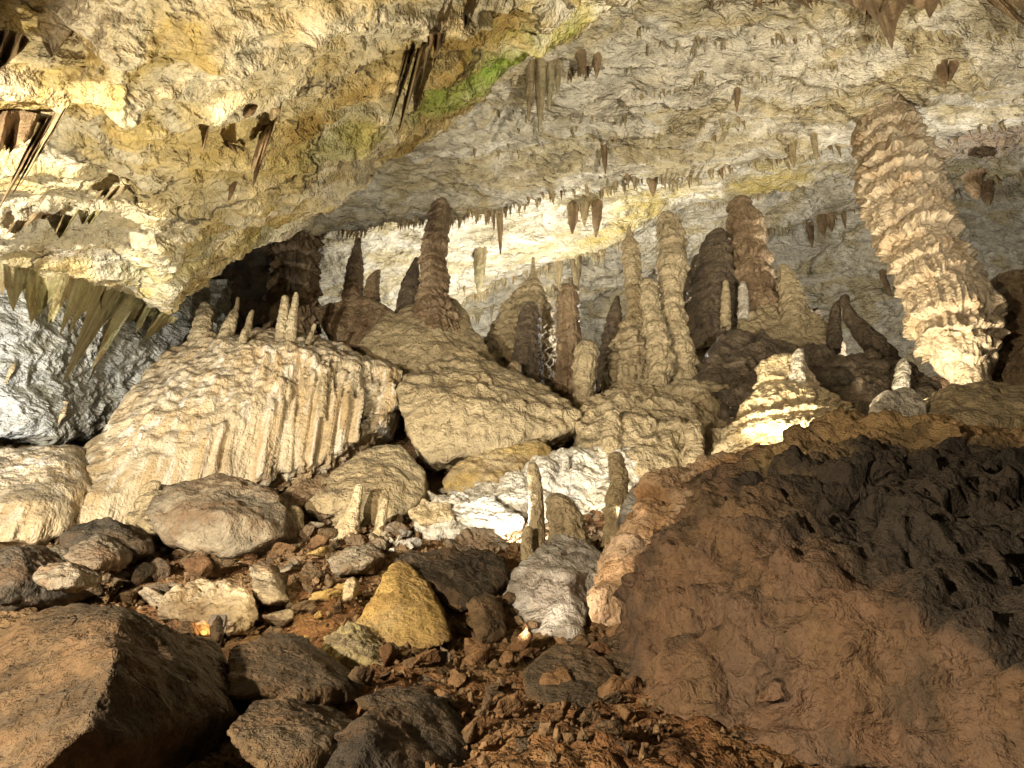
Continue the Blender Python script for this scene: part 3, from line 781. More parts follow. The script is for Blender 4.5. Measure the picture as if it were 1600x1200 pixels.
G('stalagmite_pillar', 'tallest middle pillar, ringed brown dripstone reaching the grey ceiling', 'column',
  [(692, 300, 14), (690, 322, 17), (684, 350, 20), (679, 385, 22), (676, 410, 23), (680, 436, 25), (676, 462, 27), (680, 480, 36), (684, 500, 42)], 20.0, M['flow_brown'], tier=.5, amp=.22, flute=.14, lump=.10, lumpscale=3, ns=180, nr=420, seed=7)
G('stalagmite_column', 'broad brown fluted column in the shade joining floor and ceiling at the left', 'column',
  [(468, 338, 38), (466, 365, 37), (462, 400, 38), (460, 440, 40), (458, 480, 42), (455, 540, 48)], 21.5, M['flow_brown'], tier=.8, amp=.22, flute=.24, lump=.08, ns=240, nr=320, seed=9, fscale=5)
G('stalagmite', 'slim pointed dark stalagmite in front of the bright white back wall', 'stalagmite', [(560, 372, 5), (558, 392, 8), (555, 415, 15), (553, 440, 17), (551, 465, 18), (550, 500, 22)], 22, M['flow_brown'], tier=.45, amp=.16, flute=.05, ns=100, nr=200, seed=11)
G('stalagmite', 'short dark stalagmite beside the slim pointed one', 'stalagmite', [(592, 422, 4), (584, 436, 11), (581, 455, 14), (580, 500, 18)], 21.8, M['flow_brown'], tier=.4, amp=.16, flute=.05, ns=90, nr=120, seed=12)
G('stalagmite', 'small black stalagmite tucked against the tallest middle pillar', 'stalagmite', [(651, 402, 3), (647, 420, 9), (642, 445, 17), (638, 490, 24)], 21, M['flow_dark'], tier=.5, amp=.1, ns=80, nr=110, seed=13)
G('flowstone_mound', 'pale steep dripstone mound with a needle tip behind the dark stalagmite', 'stalagmite', [(833, 402, 2.5), (833, 422, 4), (833, 436, 8), (830, 455, 22), (822, 490, 38), (812, 540, 52), (805, 600, 62)], 23, M['flow_tan'], tier=.6, amp=.14, flute=.12, lump=.14, lumpscale=2.2, ns=180, nr=240, seed=14)
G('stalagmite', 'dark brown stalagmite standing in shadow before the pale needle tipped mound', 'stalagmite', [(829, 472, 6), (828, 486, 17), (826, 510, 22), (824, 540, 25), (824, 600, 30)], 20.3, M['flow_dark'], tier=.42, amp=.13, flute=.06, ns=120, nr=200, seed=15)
G('stalagmite_column', 'straight blunt brown stalagmite ringed with tiers in the middle of the row', 'stalagmite', [(889, 446, 10), (888, 456, 18), (887, 490, 20), (889, 530, 20), (887, 570, 20), (886, 610, 23)], 20, M['flow_brown'], tier=.6, amp=.20, flute=.16, ns=140, nr=260, seed=16)
G('stalagmite', 'short stout tan stalagmite at the front of the row', 'stalagmite', [(917, 532, 10), (916, 545, 20), (914, 575, 22), (912, 600, 19), (911, 628, 15)], 18.3, M['flow_tan'], tier=.5, amp=.12, flute=.12, lump=.14, lumpscale=3, ns=140, nr=180, seed=17)
G('stalagmite', 'tall slender spire stalagmite with a sharp grey tip', 'stalagmite', [(982, 352, 2), (983, 370, 7), (985, 388, 15), (988, 420, 16), (990, 455, 15), (993, 490, 16), (992, 520, 30), (990, 560, 46), (988, 620, 52)], 20.4, M['flow_tan'], tier=.6, amp=.24, flute=.12, lump=.22, lumpscale=2.6, ns=160, nr=360, seed=18, fr=.06)
G('stalagmite', 'taller of the twin knobbly tan stalagmites, with a blunt dark cap', 'stalagmite', [(1041, 333, 11), (1045, 350, 19), (1050, 385, 25), (1050, 420, 26), (1048, 455, 20), (1050, 490, 22), (1056, 525, 24), (1064, 560, 26), (1066, 600, 28), (1066, 640, 30)], 19, M['flow_tan'], tier=.62, amp=.22, flute=.12, lump=.32, lumpscale=2.0, ns=200, nr=420, seed=19, fr=.06)
G('stalagmite', 'shorter of the twin knobbly tan stalagmites, leaning against its neighbour', 'stalagmite', [(1010, 436, 8), (1014, 450, 15), (1016, 480, 16), (1022, 510, 18), (1030, 540, 20), (1032, 570, 24), (1026, 600, 24), (1020, 640, 22)], 18.5, M['flow_tan'], tier=.55, amp=.20, flute=.12, lump=.34, lumpscale=2.2, ns=180, nr=320, seed=20, fr=.06)
G('stalagmite', 'thick brown two headed stalagmite on the dark hump', 'stalagmite', [(1154, 308, 9), (1157, 322, 20), (1165, 350, 30), (1172, 390, 29), (1176, 430, 30), (1182, 470, 36), (1186, 510, 44)], 21.6, M['flow_brown'], tier=.9, amp=.22, flute=.12, lump=.30, lumpscale=1.4, ns=200, nr=300, seed=21, fr=.06)
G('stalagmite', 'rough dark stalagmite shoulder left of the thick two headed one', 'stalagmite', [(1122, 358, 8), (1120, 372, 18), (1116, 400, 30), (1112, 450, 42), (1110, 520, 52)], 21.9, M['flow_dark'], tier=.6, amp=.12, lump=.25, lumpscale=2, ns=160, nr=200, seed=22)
G('stalagmite', 'short dark topped stalagmite on the tan draped hump', 'stalagmite', [(1224, 413, 4), (1226, 424, 12), (1232, 445, 18), (1238, 470, 22), (1240, 500, 26)], 20.4, M['flow_tan'], tier=.45, amp=.13, flute=.08, lump=.16, lumpscale=3, ns=120, nr=150, seed=23)
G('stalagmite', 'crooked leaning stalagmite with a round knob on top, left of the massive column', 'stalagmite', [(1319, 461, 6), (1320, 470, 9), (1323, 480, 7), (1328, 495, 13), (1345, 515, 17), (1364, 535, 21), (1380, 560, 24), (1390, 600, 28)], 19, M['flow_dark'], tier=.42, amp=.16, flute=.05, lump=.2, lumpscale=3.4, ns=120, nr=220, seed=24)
# small ones on top of the big block
for i, (pa, yv, lab) in enumerate([
    ([(322, 473, 9), (321, 486, 14), (318, 500, 15), (314, 530, 20)], 17.4, 'squat knobbly stalagmite at the left end of the big block top'),
    ([(372, 464, 3), (370, 480, 4), (366, 490, 7), (360, 505, 11), (352, 530, 14)], 17.2, 'thin finger stalagmite on a swollen foot on the big block top'),
    ([(395, 484, 3), (391, 495, 5), (388, 515, 7)], 17.6, 'tiny dark peg stalagmite on the big block top'),
    ([(446, 462, 6), (445, 478, 8), (442, 500, 10), (440, 530, 12)], 17.0, 'pale stub stalagmite, left one of the close pair on the big block top'),
    ([(463, 457, 4), (461, 475, 6), (457, 500, 8), (454, 530, 10)], 16.9, 'pale slim stalagmite, right one of the close pair on the big block top'),
    ([(492, 506, 4), (488, 518, 4), (483, 532, 5), (478, 550, 7)], 16.9, 'small slanting finger stalagmite near the right of the big block top'),
    ([(385, 513, 5), (382, 523, 7), (378, 540, 8)], 16.4, 'short stubby stalagmite on the front lip of the big block top'),
    ([(488, 580, 5), (487, 592, 7), (485, 615, 9)], 16.0, 'small knob stalagmite on the right shoulder of the big block, outer one'),
    ([(507, 584, 6), (505, 600, 8), (503, 632, 9)], 15.9, 'small knob stalagmite on the right shoulder of the big block, taller one')]):
    G('stalagmite', lab, 'stalagmite', pa, yv, M['flow_tan'] if i not in (3, 4) else M['flow_gold'], tier=.25, amp=.14, flute=.05, lump=.2, lumpscale=4, ns=60, nr=90, seed=40 + i, group='small stalagmites on the big flowstone block')
for i, (pa, yv, mt_, lab) in enumerate([
    ([(1134, 438, 4), (1134, 455, 7), (1134, 490, 9)], 20.6, 'flow_tan', 'pale slim stalagmite in the shade under the thick two headed one, left of the pair'),
    ([(1160, 440, 5), (1161, 456, 8), (1162, 495, 10)], 20.6, 'flow_white', 'stubby grey stalagmite in the shade under the thick two headed one, right of the pair'),
    ([(1249, 545, 6), (1247, 556, 10), (1246, 585, 13)], 14.4, 'flow_white', 'small white knob stalagmite just right of the glowing cone top'),
    ([(1193, 562, 5), (1194, 575, 9), (1194, 605, 11)], 14.9, 'flow_gold', 'small stub stalagmite on the left shoulder of the glowing cone'),
    ([(1310, 470, 4), (1306, 482, 8), (1304, 520, 12)], 19.6, 'flow_dark', 'small dark stalagmite behind the crooked leaning one'),
    ([(948, 512, 3), (948, 522, 6), (948, 545, 8)], 24, 'flow_tan', 'tiny pale stalagmite far back between the blunt column and the spire'),
    ([(965, 462, 3), (962, 480, 9), (958, 520, 17), (955, 570, 24)], 21.4, 'flow_dark', 'dark low stalagmite leaning behind the spire'),
    ([(805, 566, 8), (803, 578, 13), (800, 610, 16)], 19.2, 'flow_tan', 'squat tan stalagmite at the foot of the dark shadowed one'),
    ([(728, 540, 5), (726, 552, 9), (722, 585, 12)], 18.6, 'flow_tan', 'little knob stalagmite on the slope right of the tallest pillar'),
    ([(845, 632, 5), (845, 642, 9), (845, 665, 11)], 16.5, 'flow_tan', 'low round knob on the right part of the tan flowstone block'),
    ([(765, 606, 5), (764, 616, 9), (763, 640, 11)], 16.9, 'flow_tan', 'low round knob in the middle of the tan flowstone block'),
    ([(1085, 655, 8), (1085, 668, 15), (1085, 700, 18)], 15.6, 'flow_tan', 'round dripstone knob at the front of the knobbly mound, right side'),
    ([(958, 640, 7), (957, 652, 14), (955, 690, 18)], 15.8, 'flow_tan', 'round dripstone knob at the front of the knobbly mound, left side'),
    ([(1340, 590, 5), (1338, 600, 10), (1336, 630, 13)], 14.6, 'flow_dark', 'dark stub stalagmite between the glowing cone and the massive column'),
    ([(1412, 560, 5), (1410, 572, 11), (1408, 610, 15)], 15.4, 'flow_white', 'grey white stub stalagmite left of the massive column foot')]):
    G('stalagmite', lab, 'stalagmite', pa, yv, M[mt_], tier=.3, amp=.16, flute=.08, lump=.3, lumpscale=4, ns=72, nr=90, seed=140 + i)
# around the bright centre
G('stalagmite', 'tall shaded post stalagmite in front of the bright white bank', 'stalagmite', [(832, 722, 7), (833, 735, 11), (836, 760, 13), (838, 790, 14), (838, 830, 16), (836, 870, 18)], 12.6, M['flow_tan'], tier=.4, amp=.12, flute=.05, lump=.14, lumpscale=5, ns=110, nr=200, seed=51)
G('stalagmite', 'broad shaded stalagmite clump beside the tall shaded post', 'stalagmite', [(868, 770, 10), (872, 782, 22), (880, 800, 30), (886, 825, 33), (890, 870, 36)], 12.7, M['flow_tan'], tier=.4, amp=.14, flute=.05, lump=.24, lumpscale=4, ns=140, nr=170, seed=52)
G('stalagmite', 'dull brown stalagmite before the white bank near the orange slab', 'stalagmite', [(962, 706, 9), (963, 722, 15), (968, 750, 17), (962, 780, 19), (960, 820, 18), (956, 860, 18)], 12.8, M['flow_tan'], tier=.36, amp=.14, flute=.06, lump=.2, lumpscale=5, ns=120, nr=200, seed=53)
G('stalagmite', 'small knob stalagmite on the honey and white bank under the knobbly mound', 'stalagmite', [(885, 711, 4), (884, 720, 7), (882, 740, 9)], 15.2, M['flow_white'], tier=.25, amp=.1, lump=.2, lumpscale=4, ns=60, nr=70, seed=54)
G('stalagmite', 'low stalagmite at the foot of the tall shaded post', 'stalagmite', [(826, 822, 6), (824, 835, 10), (824, 870, 12)], 12.2, M['flow_tan'], tier=.3, amp=.1, lump=.2, lumpscale=4, ns=60, nr=80, seed=55)
for i, (pa, yv, lab) in enumerate([
    ([(562, 756, 7), (558, 775, 9), (552, 800, 13), (540, 830, 24), (530, 860, 30)], 13.5, 'cream dripstone clump at the left foot of the smooth grey boulder'),
    ([(602, 778, 6), (598, 800, 9), (592, 830, 10), (588, 860, 12)], 13.3, 'slim cream dripstone post at the foot of the smooth grey boulder'),
    ([(655, 792, 8), (660, 800, 16), (665, 830, 20), (668, 850, 22)], 13.9, 'pale lumpy dripstone right of the slim cream post'),
    ([(460, 790, 10), (462, 805, 13), (464, 840, 14)], 13.4, 'low tan dripstone stump in the gap left of the smooth grey boulder')]):
    G('stalagmite', lab, 'stalagmite', pa, yv, M['flow_gold'] if i < 3 else M['flow_tan'], tier=.3, amp=.14, flute=.08, lump=.2, lumpscale=4, ns=110, nr=120, seed=60 + i)
# right edge, under the column
rock('boulder', 'crusted grey and yellow boulder under the foot of the massive column', 'boulder', [(1440, 650, 11.4), (1470, 610, 12), (1540, 598, 12.2), (1640, 600, 12), (1660, 680, 11.2), (1560, 690, 10.8), (1450, 680, 11)], 2, M['flow_tan'], 6, 16, seed=71, disp=lump_disp(71, .16, 1.8))
rock('boulder', 'white knobbly lump beside the crusted boulder under the column', 'boulder', [(1365, 640, 11.7), (1380, 615, 11.9), (1432, 602, 12.0), (1450, 622, 11.9), (1440, 660, 11.6), (1370, 665, 11.5)], .4, M['flow_white'], 5, 16, seed=73, disp=lump_disp(73, .16, 2.2, .4, 1.0))

# ================================================================== BOULDERS OF THE SLOPE
def giant_disp(W, d):
    n = CUR['n']
    base = rock_disp(3.0, .30, 81, fac=.4)(W, d)
    bd = np.array([-.35, .25, .9]); s_ = (W @ bd) * 2.1 + .9 * fbm(W * .55, 3, 301)
    f = s_ % 1.0
    led = np.where(f < .75, f / .75, (1 - f) / .25)
    up = sstep(.25, .6, n[:, 2])
    q_ = .7 * fbm(W * .7, 3, 311)
    CUR['crust'] = sstep(.28, .56, n[:, 2] + .22 * q_) * sstep(2.1, 3.6, W[:, 0] + 1.3 * q_) * (1 - .9 * sstep(8.3, 9.0, W[:, 1] + 1.3 * q_))  # upward faces darkened: manganese crust plus shade painted into the colour
    r = base + .17 * (led - .5) * up + .16 * (ridged(W * np.array([.8, 1.3, 2.4]), 4, 303) - .5) * (.15 + up)
    pits = np.clip(.55 - worley(W * 1.7 + .3 * fbm(W * 2, 2, 305)[:, None], 306), 0, 1)
    r -= .12 * pits * (.05 + up)
    r += .11 * (ridged((W + .2 * fbm(W, 2, 312)[:, None]) * np.array([1.1, 1.5, 1.7]), 5, 313, gain=.55) - .5) * (.10 + .75 * np.maximum(up, sstep(3.2, 2.2, W[:, 0]))) + (.06 + .16 * np.maximum(up, sstep(3.4, 2.4, W[:, 0]))) * facets(W * np.array([.8, 1.1, 1.3]) + .12 * fbm(W * 2, 2, 316)[:, None], 314, hard=60) + (.03 + .06 * up) * facets(W * 2.3 + .1 * fbm(W * 4, 2, 317)[:, None], 315, hard=60) + .035 * facets(W * 6, 318, hard=50)
    r += .025 * fbm(W * 6, 4, 307) + .03 * (ridged(W * np.array([3, 3, 1.2]), 3, 308) - .5)
    return r


rock('giant_boulder', 'giant brown boulder filling the lower right, reddish flat front and dark crusted, shade-painted top', 'boulder',
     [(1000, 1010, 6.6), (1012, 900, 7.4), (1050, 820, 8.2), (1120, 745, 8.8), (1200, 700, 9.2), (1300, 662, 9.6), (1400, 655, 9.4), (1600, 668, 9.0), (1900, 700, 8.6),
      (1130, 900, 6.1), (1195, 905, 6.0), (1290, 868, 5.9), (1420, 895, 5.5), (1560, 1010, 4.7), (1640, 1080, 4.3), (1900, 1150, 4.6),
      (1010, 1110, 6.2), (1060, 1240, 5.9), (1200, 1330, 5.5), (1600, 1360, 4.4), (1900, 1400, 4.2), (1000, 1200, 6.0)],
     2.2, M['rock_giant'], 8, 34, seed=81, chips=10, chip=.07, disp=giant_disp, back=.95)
rock('slab', 'rough orange slab leaning between the grey white block and the giant boulder', 'rock slab',
     [(912, 968, 8.6), (940, 925, 9.0), (1000, 800, 9.8), (1030, 745, 10.3), (1090, 735, 10.4), (1145, 740, 10.2), (1180, 690, 10.9), (1230, 700, 10.4), (1070, 860, 9.0), (1040, 900, 8.6), (1005, 970, 8.2), (930, 978, 8.4), (985, 880, 8.9)],
     1.2, M['rock_orange'], 7, 24, seed=83, chips=10, rough=1.0, disp=lambda W, d: rock_disp(1.8, 1.0, 83, fac=.7)(W, d) + .07 * (ridged(W * np.array([2.4, 2.4, 1.1]), 4, 84) - .5) + .05 * facets(W * 3.2, 85))
rock('boulder', 'grey white angular block with dark stains, brightly lit from behind', 'boulder',
     [(785, 925, 9.9), (830, 872, 10.6), (870, 832, 11.2), (930, 850, 11.1), (958, 880, 10.7), (935, 935, 10.0), (912, 975, 9.5), (900, 1002, 9.2), (860, 1015, 9.2), (830, 978, 9.5), (880, 905, 9.7)],
     1.8, M['rock_white'], 6, 26, seed=85, chips=6, rough=1.1)
rock('boulder', 'pale blue grey wedge of rock behind the orange slab', 'boulder', [(965, 822, 11.2), (990, 760, 11.8), (1025, 738, 12), (1050, 745, 11.8), (1000, 830, 11)], 1, M['rock_white'], 5, 22, seed=86)
rock('boulder', 'angular ochre yellow boulder with a flat lit face and a rust stain', 'boulder',
     [(545, 968, 9.2), (575, 925, 9.6), (607, 885, 10.1), (640, 874, 10.2), (672, 915, 9.7), (692, 955, 9.3), (705, 1000, 8.9), (660, 1018, 8.6), (600, 1006, 8.7), (545, 985, 9.0), (625, 940, 9.2)],
     1.8, M['rock_ochre'], 6, 30, seed=87, chips=4, rough=.7)
rock('boulder', 'dark flat topped boulder leaning on the ochre one', 'boulder',
     [(618, 878, 10.6), (650, 862, 11), (740, 856, 11.3), (785, 872, 11.1), (797, 900, 10.7), (770, 935, 10.2), (715, 955, 9.7), (690, 930, 9.8), (660, 895, 10.1)], 1.3, M['rock_dark'], 6, 26, seed=88, chips=5)
rock('boulder', 'small upright brown block in the gap beside the dark flat topped boulder', 'boulder', [(727, 938, 9.4), (760, 925, 9.6), (785, 935, 9.6), (790, 1000, 9.1), (750, 1010, 8.9), (738, 990, 9.0), (755, 960, 9.1)], .8, M['rock_brown'], 5, 24, seed=89)
rock('boulder', 'pale yellow green lump of rock in front of the ochre boulder', 'boulder',
     [(488, 1010, 7.9), (510, 992, 8.2), (545, 975, 8.5), (570, 990, 8.5), (600, 1020, 8.3), (640, 1050, 8.0), (632, 1075, 7.7), (580, 1070, 7.5), (525, 1045, 7.6), (560, 1020, 7.7)], 1.0, M['rock_lime'], 6, 18, seed=90, rough=1.2)
rock('boulder', 'big brown left foreground boulder with a lit ridge and a dark right side', 'boulder',
     [(-60, 1020, 5.6), (0, 992, 5.7), (60, 962, 5.8), (130, 948, 5.7), (192, 950, 5.6), (275, 990, 6.0), (305, 1060, 5.6), (320, 1130, 5.1), (335, 1240, 4.7), (176, 1000, 4.7), (168, 1060, 4.2), (120, 1150, 3.8), (70, 1300, 3.3), (-120, 1300, 4.2), (-120, 1100, 5.0)],
     1.2, M['rock_brown'], 7, 30, seed=91, chips=8, rough=.6)
rock('slab', 'brown slab bridging a black gap beside the left foreground boulder', 'rock slab',
     [(310, 1068, 5.9), (350, 1020, 6.5), (395, 985, 6.9), (440, 990, 6.9), (490, 1030, 6.6), (555, 1085, 6.1), (548, 1108, 5.8), (480, 1098, 5.7), (400, 1090, 5.6), (330, 1092, 5.6)], .9, M['rock_brown'], 6, 24, seed=92, rough=.6)
rock('boulder', 'low brown boulder below the bridging slab', 'boulder',
     [(352, 1125, 5.0), (390, 1100, 5.3), (440, 1096, 5.4), (500, 1130, 5.2), (522, 1160, 4.9), (510, 1230, 4.4), (400, 1240, 4.2), (355, 1160, 4.7), (430, 1150, 4.7)], .9, M['rock_brown'], 6, 24, seed=93, rough=.6)
rock('boulder', 'dark faceted boulder at the bottom edge left of centre, its right face nearly black', 'boulder',
     [(470, 1210, 4.8), (520, 1160, 5.2), (578, 1112, 5.2), (640, 1092, 5.7), (690, 1095, 5.9), (725, 1150, 5.6), (755, 1220, 5.1), (740, 1290, 4.8), (460, 1290, 4.5), (574, 1150, 4.7), (562, 1225, 4.2)], 1.1, M['rock_dark'], 6, 30, seed=94, chips=4, rough=.6)
rock('boulder', 'flat brown rock tucked behind the dark faceted boulder', 'boulder', [(545, 1095, 6.0), (600, 1080, 6.3), (660, 1078, 6.4), (680, 1096, 6.1), (640, 1120, 5.8), (560, 1120, 5.7)], .6, M['rock_brown'], 5, 20, seed=95)
rock('boulder', 'small tan boulder with a white crusted left edge', 'boulder', [(632, 1075, 7.2), (645, 1050, 7.5), (680, 1045, 7.6), (705, 1070, 7.4), (706, 1094, 7.1), (650, 1098, 6.9)], .6, M['rock_grey'], 5, 22, seed=96)
rock('boulder', 'rounded brown boulder under the orange slab', 'boulder',
     [(806, 1085, 6.8), (822, 1045, 7.3), (870, 1008, 7.7), (915, 1010, 7.7), (955, 1040, 7.3), (990, 1080, 6.8), (985, 1130, 6.3), (930, 1140, 6.1), (850, 1128, 6.2), (815, 1115, 6.4), (890, 1070, 6.7)], 1.3, M['rock_brown'], 6, 20, seed=97, rough=.6)
rock('boulder', 'brown boulder at the bottom edge with a pale top ridge', 'boulder', [(798, 1190, 5.0), (815, 1150, 5.4), (850, 1135, 5.6), (890, 1150, 5.4), (915, 1200, 5.0), (900, 1260, 4.6), (800, 1260, 4.5), (850, 1190, 4.9)], .8, M['rock_brown'], 6, 22, seed=98)
rock('boulder', 'smooth greyish boulder at the bottom edge against the giant boulder', 'boulder', [(915, 1180, 5.0), (940, 1148, 5.4), (1000, 1146, 5.5), (1032, 1170, 5.3), (1030, 1250, 4.7), (920, 1260, 4.6)], .8, M['rock_dark'], 6, 18, seed=99)
rock('boulder', 'upright brown slab jammed against the left side of the giant boulder', 'boulder', [(925, 1010, 8.0), (960, 985, 8.2), (1005, 975, 8.1), (1012, 1030, 7.4), (1005, 1085, 6.9), (985, 1070, 7.0), (950, 1035, 7.4)], .8, M['rock_brown'], 6, 22, seed=100)
rock('boulder', 'dark boulder cut by the left edge of the picture', 'boulder', [(-60, 880, 9.5), (0, 838, 10), (30, 850, 10), (46, 890, 9.6), (40, 930, 9.1), (0, 945, 8.9), (-60, 940, 8.9)], 1.2, M['rock_dark'], 6, 18, seed=101)
rock('boulder', 'angular tan rock among dark rubble at the left', 'boulder', [(85, 880, 9.9), (115, 850, 10.3), (142, 828, 10.6), (165, 845, 10.4), (178, 868, 10.1), (140, 888, 9.7)], .8, M['rock_grey'], 5, 24, seed=102)
rock('boulder', 'flat greyish rock in front of the angular tan one at the left', 'boulder', [(42, 902, 9.2), (70, 880, 9.5), (105, 878, 9.5), (125, 895, 9.2), (110, 915, 8.9), (55, 920, 8.9)], .7, M['rock_grey'], 5, 20, seed=103)
rock('boulder', 'dark low rock behind the angular tan one at the left', 'boulder', [(60, 845, 11), (95, 815, 11.5), (150, 805, 11.8), (200, 830, 11.4), (225, 860, 11), (150, 870, 10.8)], 1.0, M['rock_dark'], 5, 18, seed=104, rough=1.3)
rock('boulder', 'upright oval stone leaning in the brown rubble', 'boulder', [(390, 890, 9.8), (400, 874, 10), (418, 876, 10), (428, 905, 9.7), (430, 940, 9.3), (412, 946, 9.2), (396, 925, 9.4)], .5, M['rock_grey'], 5, 14, seed=105, chips=2)
rock('stone_heap', 'flat crusted heap of pale cracked rock behind the small lamp', 'boulder', [(222, 945, 8.5), (270, 925, 8.9), (330, 905, 9.3), (380, 925, 9.1), (395, 960, 8.7), (360, 985, 8.3), (290, 980, 8.2), (240, 965, 8.3)], .8, M['stone_pale'], 6, 16, seed=106, disp=lump_disp(106, .13, 3.4, .7, 1.2))
rock('stone', 'thin pointed stone standing in front of the small lamp', 'stone', [(327, 992, 7.05), (331, 970, 7.15), (337, 957, 7.2), (342, 966, 7.15), (346, 992, 7.05), (338, 1012, 6.9)], .12, M['rock_brown'], 4, 20, seed=107)
rock('stone', 'small stone glowing orange beside the thin pointed stone', 'stone', [(301, 990, 7.35), (304, 972, 7.45), (314, 966, 7.5), (323, 974, 7.45), (324, 992, 7.35), (310, 996, 7.25)], .2, M['stone_pale'], 4, 20, seed=111)
rock('stone', 'dark rounded stone left of the small lamp', 'stone', [(275, 985, 7.0), (283, 970, 7.1), (296, 972, 7.1), (299, 990, 7), (285, 1000, 6.9)], .25, M['rock_brown'], 4, 18, seed=108)
rock('stone', 'small pale leaning stone in the rubble left of the ochre boulder', 'stone', [(532, 940, 9.4), (540, 905, 9.7), (552, 897, 9.8), (556, 915, 9.6), (548, 938, 9.4)], .3, M['stone_pale'], 4, 20, seed=109)
rock('boulder', 'brown rock in the shade below the white bank, left of the dark flat topped boulder', 'boulder', [(500, 880, 11), (530, 855, 11.4), (580, 848, 11.5), (600, 865, 11.2), (575, 890, 10.8), (520, 895, 10.7)], .8, M['rock_grey'], 5, 18, seed=110)

# the lamp whose glow shows at the left
lt = bpy.data.objects.new('flood_lamp', None); COL.objects.link(lt)
lp = P(337, 985, 7.5)
lt.location = tuple(lp); tag(lt, 'small flood lamp glowing behind the thin pointed stone', 'lamp')
lt.rotation_euler = (0, 0, math.radians(12))


def lamp_part(name, build, mat, parent=lt):
    bm = bmesh.new(); build(bm); me = bpy.data.meshes.new(name); bm.to_mesh(me); bm.free()
    o = bpy.data.objects.new(name, me); COL.objects.link(o); me.materials.append(mat); o.parent = parent
    return o


def bx(bm, c, sz, bev=.006):
    r = bmesh.ops.create_cube(bm, size=1.0)
    bmesh.ops.scale(bm, vec=sz, verts=r['verts']); bmesh.ops.translate(bm, vec=c, verts=r['verts'])
    es = list({e for v in r['verts'] for e in v.link_edges})
    bmesh.ops.bevel(bm, geom=es, offset=bev, segments=2, affect='EDGES')


mb = bpy.data.materials.new('black_metal'); mb.use_nodes = True
mb.node_tree.nodes['Principled BSDF'].inputs['Base Color'].default_value = (.02, .02, .02, 1); mb.node_tree.nodes['Principled BSDF'].inputs['Roughness'].default_value = .5
ml = bpy.data.materials.new('lamp_glass'); ml.use_nodes = True
b_ = ml.node_tree.nodes['Principled BSDF']; b_.inputs['Emission Color'].default_value = (1, .72, .38, 1); b_.inputs['Emission Strength'].default_value = 30
lamp_part('housing', lambda bm: bx(bm, (0, .03, .10), (.16, .08, .12)), mb)
lamp_part('lens', lambda bm: bx(bm, (0, .078, .10), (.14, .012, .10), .003), ml)
lamp_part('bracket', lambda bm: (bx(bm, (-.09, .03, .05), (.012, .03, .13), .003), bx(bm, (.09, .03, .05), (.012, .03, .13), .003), bx(bm, (0, .03, -.02), (.20, .05, .014), .003)), mb)

# ================================================================== RUBBLE
STONES = []
for k in range(14):
    rs = np.random.RandomState(200 + k)
    pts = rs.normal(size=(9, 3)); pts /= np.linalg.norm(pts, axis=1)[:, None]
    pts *= np.array([1.0, rs.uniform(.6, .9), rs.uniform(.45, .7)]) * rs.uniform(.8, 1.1, (9, 1))
    W, f, d, size = solid(pts, 4, 140, 9, .16, k)
    W = W + vert_normals(W, f) * (0.05 * fbm(W * 1.6, 3, k) + .03 * fbm(W * 5, 4, k + 3) + .04 * facets(W * 2.2, k))[:, None]
    STONES.append((W, f))
stone_me = {}


def stone_mesh(k, mat):
    if (k, mat) not in stone_me:
        me = mk_mesh('stone', *STONES[k]); me.materials.append(M[mat]); stone_me[(k, mat)] = me
    return stone_me[(k, mat)]


